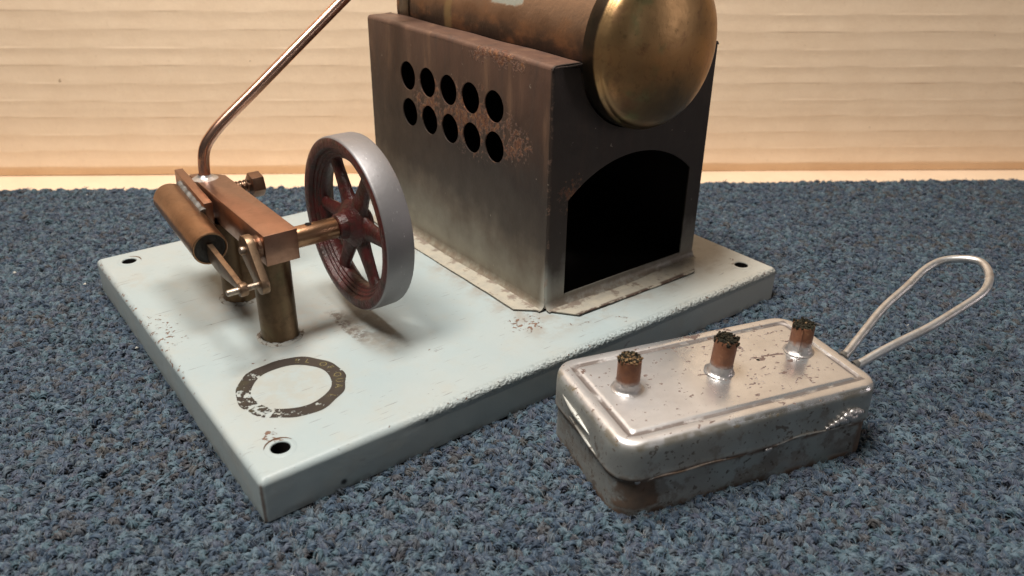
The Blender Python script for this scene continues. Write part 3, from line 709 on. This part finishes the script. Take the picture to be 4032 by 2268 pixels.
# right and back walls
V, F, mi = sheet([(FY0 + .05, T + .01), (FY1, T + .01), (FY1, FZ - .05), (FY0 + .05, FZ - .05)], [], lambda u, v, w: (FX1 - w, u, v), 0.05)
mk('side_wall', V, F, [M['fire'], M['soot']], firebox, 30, mi)
cut = [(14.46 + 2.62 * math.cos(a), 9.55 + 2.62 * math.sin(a)) for a in np.linspace(R(-174.4), R(-5.6), 40)]
V, F, mi = sheet([(FX0 + .05, T + .01), (FX1 - .05, T + .01), (FX1 - .05, FZ - .03)] + cut[::-1] + [(FX0 + .05, FZ - .03)], [], lambda u, v, w: (u, FY1 - w, v), 0.05)
mk('end_wall', V, F, [M['fire'], M['soot']], firebox, 30, mi)
# front wall with arched stoke hole
ar = 4.33; apex = 6.07; half = 2.85; th0 = math.asin(half / ar)
arch = [(14.49 + ar * math.sin(t), apex - ar + ar * math.cos(t)) for t in np.linspace(-th0, th0, 24)]
door = [(11.64, 1.68), (17.34, 1.68)] + arch[::-1]
rc = 0.10
outl = [(FX0 + rc, ZB + fo), (FX1 - rc, ZB + fo), (FX1 - rc, FZ - .075)] + [p for p in cut[::-1] if p[1] < FZ - .08] + [(FX0 + rc, FZ - .075)]
V, F, mi = sheet(outl, [door], lambda u, v, w: (u, FY0 + w, v), 0.05)
front = mk('front_wall', V, F, [M['fire'], M['soot']], firebox, 30, mi)
# rounded vertical corners
for cx, sgn in ((FX0, 1), (FX1, -1)):
    V = []; F = []
    A = [(cx + sgn * rc * (1 - math.cos(t)), FY0 + rc * (1 - math.sin(t))) for t in np.linspace(0, math.pi / 2, 7)]
    zc = list(np.linspace(ZB + 0.03, FZ - 0.09, 24))
    for z in zc:
        for x, y in A: V.append((x, y, z))
    for j in range(len(zc) - 1):
        for i in range(6): a = j * 7 + i; F.append((a, a + 1, a + 8, a + 7))
    mk('corner_fold', *fix_normals(V, F), M['fire'], firebox, 60)
# bottom fillet of front + long wall, then the outward tabs
def fillet_strip(P0, P1, out_dir, nseg=20):
    V = []; F = []; Q = []
    for t in np.linspace(0, math.pi / 2, 6): Q.append((fo * (1 - math.cos(t)), fo * (1 - math.sin(t))))    # out, up
    for i in range(nseg + 1):
        b = Vector(P0).lerp(Vector(P1), i / nseg)
        for o_, h_ in Q: V.append((b.x + out_dir[0] * o_, b.y + out_dir[1] * o_, ZB + h_))
    for i in range(nseg):
        for k in range(5): a = i * 6 + k; F.append((a, a + 1, a + 7, a + 6))
    return fix_normals(V, F)
mk('bottom_fold', *fillet_strip((FX0, FY0 + .02, 0), (FX0, FY1, 0), (-1, 0)), M['fire'], firebox, 60)
mk('bottom_fold', *fillet_strip((FX0 + .02, FY0, 0), (FX1 - .02, FY0, 0), (0, -1)), M['fire'], firebox, 60)
def tab(poly):
    out = []
    for i in range(len(poly)):
        a = Vector(poly[i]); b = Vector(poly[(i + 1) % len(poly)]); k = max(1, int((b - a).length / 0.5))
        for j in range(k): p = a.lerp(b, j / k); e = 0.012; out.append((p.x + random.uniform(-e, e), p.y + random.uniform(-e, e)))
    v, t = holed(out, []); n = len(v)
    zz = lambda x, y: T + 0.075 + 0.014 * math.sin(x * 1.1 + y * .7)
    V = [(x, y, zz(x, y)) for x, y in v] + [(x, y, zz(x, y) - .035) for x, y in v]; F = list(t) + [tuple(i + n for i in f[::-1]) for f in t]
    m_ = len(out)
    cnt = {(f[i], f[(i + 1) % 3]) for f in t for i in range(3)}
    for a, b in cnt:
        if (b, a) not in cnt: F.append((b, a, a + n, b + n))
    return V, F
mk('flange', *tab([(FX0 + .03, FY0 - fo * .4), (11.52, 1.56), (17.10, 1.50), (FX1 - .02, FY0 - fo * .4), (FX1 - .05, FY0), (FX0 + .05, FY0)]), M['tab'], firebox)
mk('flange', *tab([(FX0 - fo * .4, FY0 + .03), (10.03, 3.14), (9.99, 12.7), (FX0 - fo * .4, FY1), (FX0, FY1 - .02), (FX0, FY0 + .06)][::-1]), M['tab'], firebox)
# top lips folded in against the boiler
def lip(sgn, x_out):
    V = []; F = []; Q = []; r = 0.15
    for t in np.linspace(0, math.pi / 2, 6): Q.append((r * (1 - math.cos(t)), FZ - .14 + (r - .01) * math.sin(t)))
    for e in (0.35, 0.6, 0.85, 1.08): Q.append((e, FZ + 0.004 - 0.02 * (e - .35)))
    q2 = [(e, z - 0.045) for e, z in Q[::-1] if e > 0.04]
    Q = Q + q2; m_ = len(Q); ys = list(np.linspace(FY0 + 0.0, FY1, 26))
    for y in ys:
        w = 0.012 * math.sin(y * 1.7)
        for e, z in Q: V.append((x_out + sgn * e, y, z + w))
    for j in range(len(ys) - 1):
        for i in range(m_): a = j * m_ + i; b = j * m_ + (i + 1) % m_; F.append((a, b, b + m_, a + m_))
    F.append(tuple(range(m_))); F.append(tuple((len(ys) - 1) * m_ + i for i in range(m_)))
    return fix_normals(V, F)
mk('top_lip', *lip(1, FX0), M['fire'], firebox, 40); mk('top_lip', *lip(-1, FX1), M['fire'], firebox, 40)
mk('soot_bed', *box(FX0 + .06, FX1 - .06, FY0 + .06, FY1 - .06, T + .004, T + .05, 0), M['soot'], firebox)
# rolled edge on top of the front wall
for xa, xb in ((FX0 + .06, FX0 + 1.12), (FX1 - 1.12, FX1 - .06)):
    mk('rolled_edge', *tube([(xa + (xb - xa) * i / 8, FY0 + 0.012, FZ - 0.085 + 0.008 * math.sin(i)) for i in range(9)], 0.032, 10), M['fire'], firebox)

# ---- boiler
BX, BZ, BR = 14.46, 9.55, 2.57
v, f = lathe([(BR - .04, 0.0), (BR - .04, 10.9)], (BX, 2.2, BZ), (0, 1, 0), 96)
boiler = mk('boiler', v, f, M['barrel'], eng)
dome_p = [(BR, 0.55), (BR, 0.10), (BR - .015, 0.03), (BR - .06, -0.03)]
for a in np.linspace(0.06, math.pi / 2, 26): dome_p.append(((BR - .08) * math.cos(a), -0.03 - 0.86 * math.sin(a)))
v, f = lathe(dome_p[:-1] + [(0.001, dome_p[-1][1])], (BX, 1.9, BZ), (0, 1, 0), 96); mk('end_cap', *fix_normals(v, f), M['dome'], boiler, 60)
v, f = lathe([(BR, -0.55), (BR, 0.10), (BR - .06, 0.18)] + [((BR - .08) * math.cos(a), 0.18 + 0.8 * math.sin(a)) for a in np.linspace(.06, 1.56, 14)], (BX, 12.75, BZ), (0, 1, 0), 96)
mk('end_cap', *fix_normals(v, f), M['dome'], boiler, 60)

# ---- engine frame: block on two posts
v, f = prism([(2.77, 5.28), (3.785, 5.28), (3.785, 10.90), (3.25, 11.62), (2.80, 11.62)], 4.11, 5.05, 0.025); blk = mk('engine_block', v, f, M['block'], eng, 30)
for y in (6.2, 9.42):
    v, f = lathe([(0.60, 0.0), (0.585, 0.05), (0.565, 0.10), (0.565, 2.72), (0.56, 2.845)], (3.22, y, T), (0, 0, 1), 48); mk('post', v, f, M['post'], blk)
    v, f = lathe([(0.58, .07), (0.60, 0.045), (0.64, 0.03), (0.69, 0.022), (0.72, .002)], (3.22, y, T), (0, 0, 1), 40, jitter=0.022); mk('solder_fillet', v, f, M['ring'], blk)

# flywheel on its bearing tube
SY, SZ = 5.73, 4.58; XA, XB, FRAD = 5.42, 6.32, 2.705
v, f = lathe([(0.20, 0.0), (0.32, 0.0), (0.325, 0.03), (0.325, 1.36), (0.31, 1.39), (0.20, 1.39)], (3.78, SY, SZ), (1, 0, 0), 40); tb = mk('bearing_tube', *fix_normals(v, f), M['cyl'], eng)
v, f = lathe([(0.10, 0.012), (0.10, -0.06)], (4.32, SY, SZ + 0.322), (0, 0, 1), 20, cap=(True, True)); mk('oil_hole', v, f, M['soot'], tb)  # black disc stands in for the shade inside the oil hole
PR = [(2.655, 5.435), (2.69, 5.47), (FRAD, 5.52), (FRAD + .008, 5.87), (FRAD, 6.24), (2.68, 6.32), (2.40, 6.32), (2.32, 6.25), (2.24, 6.18), (2.16, 6.14), (2.06, 6.08), (2.0, 6.0),
      (2.0, 5.78), (2.04, 5.71), (2.10, 5.70), (2.14, 5.635), (2.20, 5.63), (2.245, 5.565), (2.31, 5.56), (2.335, 5.48), (2.37, 5.435), (2.44, 5.42), (2.56, 5.42)]
v, f = lathe([(r, x) for r, x in PR], (0, SY, SZ), (1, 0, 0), 128, closed=True); v, f = fix_normals(v, f)
mi = [1 if min(math.hypot(v[k][1] - SY, v[k][2] - SZ) for k in q_) > 2.645 else 0 for q_ in f]
fw = mk('flywheel', v, f, [M['maroon'], M['rim']], eng, 40, mi)
v, f = lathe([(0.12, 5.19), (0.33, 5.19), (0.375, 5.21), (0.395, 5.27), (0.43, 5.45), (0.62, 5.58), (0.76, 5.70), (0.78, 5.87), (0.76, 6.03), (0.5, 6.15), (0.36, 6.30), (0.12, 6.32)], (0, SY, SZ), (1, 0, 0), 48)
mk('hub', *fix_normals(v, f), M['maroon'], fw)
for k in range(6):
    a = R(60 * k); d = Vector((0, math.cos(a), math.sin(a))); sd = Vector((0, -math.sin(a), math.cos(a))); V = []; F = []; N_ = 14
    for j, r in enumerate((0.50, 0.62, 0.75, 1.0, 1.4, 1.8, 1.98, 2.08, 2.16)):
        w = (0.52, 0.44, 0.37, 0.32, 0.275, 0.24, 0.265, 0.33, 0.42)[j]; t = (0.21, .20, .19, .175, .165, .16, .16, .165, .17)[j]
        for i in range(N_):
            b = 2 * math.pi * i / N_; c = Vector((5.87, SY, SZ)) + d * r + sd * (w * math.cos(b)) + Vector((t * math.sin(b), 0, 0)); V.append(tuple(c))
    for j in range(8):
        for i in range(N_): F.append((j * N_ + i, j * N_ + (i + 1) % N_, (j + 1) * N_ + (i + 1) % N_, (j + 1) * N_ + i))
    mk('spoke', *fix_normals(V, F), M['maroon'], fw, 50)

# crank web, shaft end, crank pin
PY, PZ = 4.95, 3.80; dv = Vector((PY - SY, PZ - SZ)); L_ = dv.length; an = math.atan2(dv.y, dv.x); poly = []
for t in np.linspace(90, 270, 16): poly.append((0.43 * math.cos(R(t)), 0.43 * math.sin(R(t))))
for t in np.linspace(-90, 90, 12): poly.append((L_ + 0.30 * math.cos(R(t)), 0.30 * math.sin(R(t))))
v, f = prism(poly, 0, 0.24, 0.035)
v = [(2.58 - z, SY + x * math.cos(an) - y * math.sin(an), SZ + x * math.sin(an) + y * math.cos(an)) for x, y, z in v]
cw = mk('crank_web', *fix_normals(v, f), M['crank'], eng)
v, f = lathe([(0.34, 0), (0.36, .05), (0.33, .12), (0.34, 0.2)], (2.57, SY, SZ), (1, 0, 0), 30, jitter=.018); mk('crank_boss', v, f, M['nut'], cw)
v, f = lathe([(0.001, 0), (0.09, 0.004), (0.125, 0.03), (0.13, 0.07), (0.13, 0.3)], (2.20, SY, SZ), (1, 0, 0), 24); mk('shaft_end', v, f, M['pin'], cw)
v, f = lathe([(0.001, 0), (0.07, 0.004), (0.092, 0.03), (0.095, 0.06), (0.095, 1.0)], (1.42, PY, PZ), (1, 0, 0), 24); mk('crank_pin', v, f, M['pin'], cw)

# oscillating cylinder with piston rod
EY = Vector((1.88, PY, PZ)); CF = Vector((1.93, 7.54, 4.07)); ax = (CF - EY).normalized(); up = Vector((0, 0, 1)); sd = ax.cross(up).normalized(); up = sd.cross(ax).normalized()
CL = 4.0; cr = 0.53
pf = [(0.001, 0.045), (0.30, 0.045), (0.36, 0.05), (0.42, 0.055), (0.465, 0.05), (0.47, 0.012), (0.475, 0.0), (0.515, 0.0), (cr, 0.015), (cr, CL - .16), (cr - .04, CL - .06), (cr - .12, CL - .01), (cr - .25, CL), (0.001, CL + .01)]
v, f = lathe(pf, CF, ax, 56); v, f = fix_normals(v, f)
mi = [1 if (Vector(v[q_[0]]) - CF - ax * ((Vector(v[q_[0]]) - CF).dot(ax))).length < 0.472 and (Vector(v[q_[0]]) - CF).dot(ax) < 1 else 0 for q_ in f]
cyl = mk('cylinder', v, f, [M['cyl'], M['grease']], eng, 35, mi)
# flat piston rod widening towards the cylinder, with an eye on the pin
def bar(stations, half_w):
    V = []; F = []
    for p, h0, h1 in stations:
        for a, b in ((-half_w, -h0), (half_w, -h0), (half_w, h1), (-half_w, h1)): V.append(tuple(p + sd * a + up * b))
    m_ = len(stations)
    for j in range(m_ - 1):
        for i in range(4): F.append((j * 4 + i, j * 4 + (i + 1) % 4, (j + 1) * 4 + (i + 1) % 4, (j + 1) * 4 + i))
    F += [(0, 1, 2, 3), tuple((m_ - 1) * 4 + i for i in (3, 2, 1, 0))]
    bm = bmesh.new(); vs = [bm.verts.new(q) for q in V]
    for q in F: bm.faces.new([vs[i] for i in q])
    bmesh.ops.recalc_face_normals(bm, faces=bm.faces)
    bmesh.ops.bevel(bm, geom=[e for e in bm.edges if e.calc_face_angle(0) > .5], offset=.014, segments=2, affect='EDGES', profile=.5)
    bm.verts.index_update(); V = [tuple(q.co) for q in bm.verts]; F = [[q.index for q in p.verts] for p in bm.faces]; bm.free(); return V, F
st = [(EY + ax * 0.08, .12, .12), (EY + ax * 0.30, .11, .11), (EY + ax * 0.8, .22, .13), (EY + ax * 1.5, .37, .14), (EY + ax * 1.9, .40, .15), (EY + ax * 3.1, .40, .16)]
rod = mk('piston_rod', *bar(st, 0.085), M['crank'], cyl, 30)
v, f = lathe([(0.097, -0.115), (0.18, -0.115), (0.205, -0.08), (0.205, 0.08), (0.18, 0.115), (0.097, 0.115)], EY, (1, 0, 0), 26, jitter=.004); mk('rod_eye', *fix_normals(v, f), M['crank'], rod)
# port plate
def obox(p, a0, a1, s0_, s1_, u0, u1, bev=.02):
    v, f = box(a0, a1, s0_, s1_, u0, u1, bev); return [tuple(p + ax * a + sd * b + up * c) for a, b, c in v], f
# sd points to +x or -x: make it +x
sx = 1 if sd.x > 0 else -1
PP0 = 1.72; PP1 = 4.62
a_, b_ = sorted((sx * 0.46, sx * 0.735))
mk('port_plate', *fix_normals(*obox(CF, PP0, PP1, a_, b_, -0.50, 0.63)), M['block'], cyl, 30)
a_, b_ = sorted((sx * 0.30, sx * 0.47))
V, F = [], []
N_ = 26
for i in range(N_ + 1):
    t = PP0 - .05 + (CL - PP0 + .02) * i / N_; h = 0.44 + 0.03 * math.sin(i * 1.3) + random.uniform(-.012, .012)
    p = CF + ax * t
    for s_, u_ in ((sx * .28, .40), (sx * .33, h), (sx * .40, h + .03), (sx * .48, h + .02), (sx * .48, -.3), (sx * .3, -.3)): V.append(tuple(p + sd * s_ + up * u_))
for i in range(N_):
    for k in range(6): F.append((i * 6 + k, i * 6 + (k + 1) % 6, (i + 1) * 6 + (k + 1) % 6, (i + 1) * 6 + k))
F += [tuple(range(6)), tuple(N_ * 6 + k for k in range(6))]
mk('solder_seam', *fix_normals(V, F), M['old_solder'], cyl, 60)

# pivot bolt with spring and hexagonal nut on the far side of the block
NY, NZ = 10.95, 4.50
v, f = lathe([(0.11, 0), (0.11, 0.9)], (3.78, NY, NZ), (1, 0, 0), 18); pb = mk('pivot_bolt', v, f, M['nut'], eng)
P = [(3.80 + 0.80 * t, NY + 0.20 * math.cos(t * 2 * math.pi * 5.5), NZ + 0.20 * math.sin(t * 2 * math.pi * 5.5)) for t in np.linspace(0, 1, 110)]
mk('spring', *tube(P, 0.038, 8), M['nut'], pb)
hx_ = [(0.44 * math.cos(R(60 * i + 12)), 0.44 * math.sin(R(60 * i + 12))) for i in range(6)]
v, f = prism(hx_, 0, 0.42, 0.03); v = [(4.56 + z, NY + x, NZ + y) for x, y, z in v]; mk('nut', *fix_normals(v, f), M['nut'], pb, 30)

# copper steam pipe
P = [(3.13, 11.0, 4.98), (3.15, 11.0, 5.35), (3.20, 11.0, 5.78), (3.32, 11.0, 6.12), (3.58, 11.0, 6.44), (4.02, 11.0, 6.83), (5.16, 11.0, 7.66), (6.63, 11.0, 8.76), (8.63, 11.0, 10.26), (10.4, 11.0, 11.6),
     (12.2, 11.0, 12.9), (13.4, 11.0, 13.4), (14.2, 11.0, 13.2), (14.46, 11.0, 12.6), (14.46, 11.0, 12.05)]
pp = mk('steam_pipe', *tube(catmull(P, 8), 0.19, 24), M['pipe'], eng, 60)
v, f = lathe([(0.20, 0.14), (0.24, 0.07), (0.33, 0.03), (0.42, 0.0)], (3.13, 11.0, 5.05), (0, 0, 1), 30, jitter=.02); mk('solder_collar', v, f, M['solder'], pp)

# ------------------------------------------------------------------ spirit burner made from a tin
TL, TW, TH = 8.0, 4.2, 2.2
brn = thing('spirit_burner', 'rusty silver tin spirit burner with three wicks and a looped wire handle', 'burner', (11.315, -4.169, 0), R(-15.83))
def tin_ring(ins, z, n=10, r=0.70):
    return [(x, y, z) for x, y in rrect(-TL / 2 + ins, TL / 2 - ins, -TW / 2 + ins, TW / 2 - ins, max(r - ins, 0.12), n)]
def sub(ring, k=8):
    """refine the straight runs so that dents can be pressed in"""
    out = []; m_ = len(ring)
    for i in range(m_):
        a = Vector(ring[i]); b = Vector(ring[(i + 1) % m_]); c = k if (b - a).length > 1 else 1
        for j in range(c): out.append(tuple(a.lerp(b, j / c)))
    return out
def loft(rings, wob):
    V = []; F = []; m_ = len(rings[0])
    for r in rings:
        for x, y, z in r: V.append(wob(x, y, z))
    for j in range(len(rings) - 1):
        for i in range(m_): F.append((j * m_ + i, j * m_ + (i + 1) % m_, (j + 1) * m_ + (i + 1) % m_, (j + 1) * m_ + i))
    return V, F, m_
def wob(x, y, z):
    d = 0.022 * math.sin(x * 1.9 + z * 1.3) + 0.016 * math.sin(y * 2.7 + x * .8 + z)
    k = min(1, max(0, (2.05 - z) / .4)); nrm = Vector((x / 4, y / 2.1)).normalized()
    return (x + nrm.x * d * k, y + nrm.y * d * k, z)
rg = [tin_ring(i_, z_) for i_, z_ in ((0.25, -0.15), (0.12, -0.14), (0.05, -0.10), (0.035, -0.03), (0.045, 0.3), (0.06, 0.55), (0.065, 0.8), (0.06, 1.0), (0.055, 1.14), (0.03, 1.17))]
V, F, m_ = loft([sub(r) for r in rg], wob); F.append(tuple(range(m_))[::-1])
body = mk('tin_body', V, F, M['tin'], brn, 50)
lp = [(0.035, 1.10), (0.004, 1.105), (-0.012, 1.14), (-0.004, 1.2), (0.0, 1.35), (0.0, 1.6), (0.0, 1.85), (0.004, 1.98), (0.02, 2.06), (0.055, 2.13), (0.11, 2.175), (0.18, 2.195), (0.26, 2.20), (0.37, 2.198),
      (0.41, 2.185), (0.44, 2.155), (0.50, 2.15), (0.545, 2.175), (0.585, 2.20), (0.65, 2.206)]
V, F, m_ = loft([sub(tin_ring(i_, z_)) for i_, z_ in lp], wob)
V2 = V[-m_:]; inner = [(x, y) for x, y, z in V2]
hv, ht = holed(inner, [circle(1.48, 0.11, 0.055, 12)])
V, F = join((V, F), ([(x, y, 2.206) for x, y in hv], [tuple(t) for t in ht])); V, F = fix_normals(V, F)
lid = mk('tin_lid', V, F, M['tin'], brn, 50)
v, f = lathe([(0.055, 0), (0.05, -0.3)], (1.48, 0.11, 2.206), (0, 0, 1), 12, cap=(False, True)); mk('vent_hole', v, f, M['soot'], lid)  # black lining paints the shade down the vent
# solder run along the seam and lumps near its right end
P = [(-3.2 + 6.3 * i / 40, -TW / 2 - 0.004 + 0.006 * math.sin(i), 1.11 + 0.02 * math.sin(i * .7) + 0.08 * math.exp(-((i - 30) / 7.0) ** 2)) for i in range(41)]
mk('solder_seam', *tube(P, lambda t: 0.018 + 0.014 * abs(math.sin(t * 23)), 8), M['tin'], lid)
def blob(parent, pts, mat):
    parts = []
    for (x, y, z, r) in pts:
        bm = bmesh.new(); bmesh.ops.create_icosphere(bm, subdivisions=2, radius=1)
        for q in bm.verts: q.co = Vector((x, y, z)) + Vector((q.co.x * r * 1.3, q.co.y * r * .8, q.co.z * r)) * random.uniform(.86, 1.12)
        bm.verts.index_update(); parts.append(([tuple(q.co) for q in bm.verts], [[q.index for q in p.verts] for p in bm.faces])); bm.free()
    return mk('solder_lump', *join(*parts), mat, parent, 80)
blob(lid, [(2.22, -2.11, 1.22, .05), (2.36, -2.12, 1.28, .075), (2.50, -2.12, 1.33, .09), (2.66, -2.14, 1.40, .12), (2.80, -2.14, 1.50, .13), (2.95, -2.14, 1.55, .12), (3.12, -2.13, 1.52, .13), (2.76, -2.14, 1.37, .11), (2.96, -2.15, 1.42, .14), (3.26, -2.09, 1.46, .10)], M['solder'])
blob(lid, [(0.30, -2.12, 1.05, .06), (0.40, -2.12, 1.06, .05)], M['solder']); blob(lid, [(-3.45, -2.02, 1.06, .07)], M['solder'])
# bulges beaten into the left end
v, f = tube(catmull([(-4.0, 1.2, 1.72), (-4.01, .6, 1.66), (-4.005, 0.1, 1.60), (-3.99, -.5, 1.5)], 8), lambda t: 0.02 + 0.085 * math.sin(math.pi * t), 10, True, .5); mk('pressed_rib', v, f, M['tin'], lid, 80)
v, f = tube(catmull([(-4.0, .7, 1.30), (-4.0, 0.0, 1.26), (-3.99, -.7, 1.20), (-3.93, -1.25, 1.15)], 8), lambda t: 0.02 + 0.05 * math.sin(math.pi * t), 10, True, .5); mk('pressed_rib', v, f, M['tin'], lid, 80)

# wick tubes
def wick(x, y, top, lean, char):
    axw = Vector((lean[0], lean[1], 1)).normalized(); h = top - 2.19; r = 0.31
    v, f = lathe([(r, -0.15), (r, h * .3), (r, h * .6), (r, h - .02), (r - .01, h), (r - .05, h), (r - .05, h - .25)], (x, y, 2.19), axw, 36, jitter=.004)
    t_ = mk('wick_tube', v, f, M['wtube'], brn, 50)
    v, f = lathe([(r + .004, .26), (r + .01, .18), (r + .018, .12), (r + .04, .07), (r + .07, .035), (r + .10, .02), (r + .13, .010)], (x, y, 2.20), axw, 30, jitter=.016); mk('solder_fillet', v, f, M['solder'], t_)
    o = Vector((x, y, 2.19)) + axw * (h - .16); V = []; F = []; tone = []
    for k in range(230):
        a = random.uniform(0, 6.28); rr = math.sqrt(random.random()) * (r - .055); hh = .17 + random.uniform(-.03, .06); b = o + Vector((rr * math.cos(a), rr * math.sin(a), 0))
        e = b + Vector((random.uniform(-.05, .05) + .05 * math.cos(a) * rr / r, random.uniform(-.05, .05) + .05 * math.sin(a) * rr / r, hh)); mid = b.lerp(e, .6) + Vector((random.uniform(-.03, .03), random.uniform(-.03, .03), 0))
        v, f = tube([b, mid, e], random.uniform(.022, .042), 5); k0 = len(V); V += v; F += [tuple(i + k0 for i in p) for p in f]
        c_ = random.random() < char; tone += [(random.uniform(.5, 1) if c_ else random.uniform(0, .12))] * len(v)
    w_ = mk('wick', V, F, M['wick'], t_, 60); at = w_.data.attributes.new('tone', 'FLOAT', 'POINT'); at.data.foreach_set('value', tone)
    v, f = lathe([(0.001, 0), (r - .055, 0)], tuple(o + axw * .12), axw, 24); k = mk('wick_core', v, f, M['soot'], t_)
    return t_
w1 = wick(-2.63, 0.17, 3.12, (0.01, 0.0), .35)
w2 = wick(0.14, 0.0, 3.23, (0.05, -0.02), .06)
w3 = wick(2.89, 0.13, 3.04, (0.02, 0.01), .03)
# folded seam on the right-hand tube
mk('tube_seam', *tube([(2.67, -0.09, 2.32), (2.675, -0.095, 2.6), (2.685, -0.09, 3.03)], .028, 8), M['wtube'], w3)

# wire handle: soldered to the right-hand end
H = [(3.86, -0.52, 2.02), (4.29, -0.32, 2.11), (5.1, 0.08, 2.29), (6.46, 0.73, 2.59), (7.72, 1.16, 2.87), (8.81, 1.56, 3.11), (9.58, 1.62, 3.28), (10.14, 1.28, 3.40), (10.3, 0.85, 3.44), (10.06, 0.35, 3.38),
     (9.58, -0.1, 3.28), (8.94, -0.41, 3.14), (7.88, -0.59, 2.90), (6.75, -0.74, 2.65), (5.74, -0.78, 2.43), (4.9, -0.84, 2.25), (4.29, -0.9, 2.11), (3.86, -0.93, 2.02)]
hd = mk('wire_handle', *tube(catmull(H, 8), 0.125, 18), M['wire'], brn, 60)
for y in (-0.46, -0.92):
    v, f = lathe([(0.128, .20), (0.135, .12), (0.15, .05), (0.17, 0.0)], (3.93, y, 2.05), (1, 0.45 if y > -.6 else .12, .21), 20, jitter=.006); mk('solder_joint', v, f, M['old_solder'], hd)
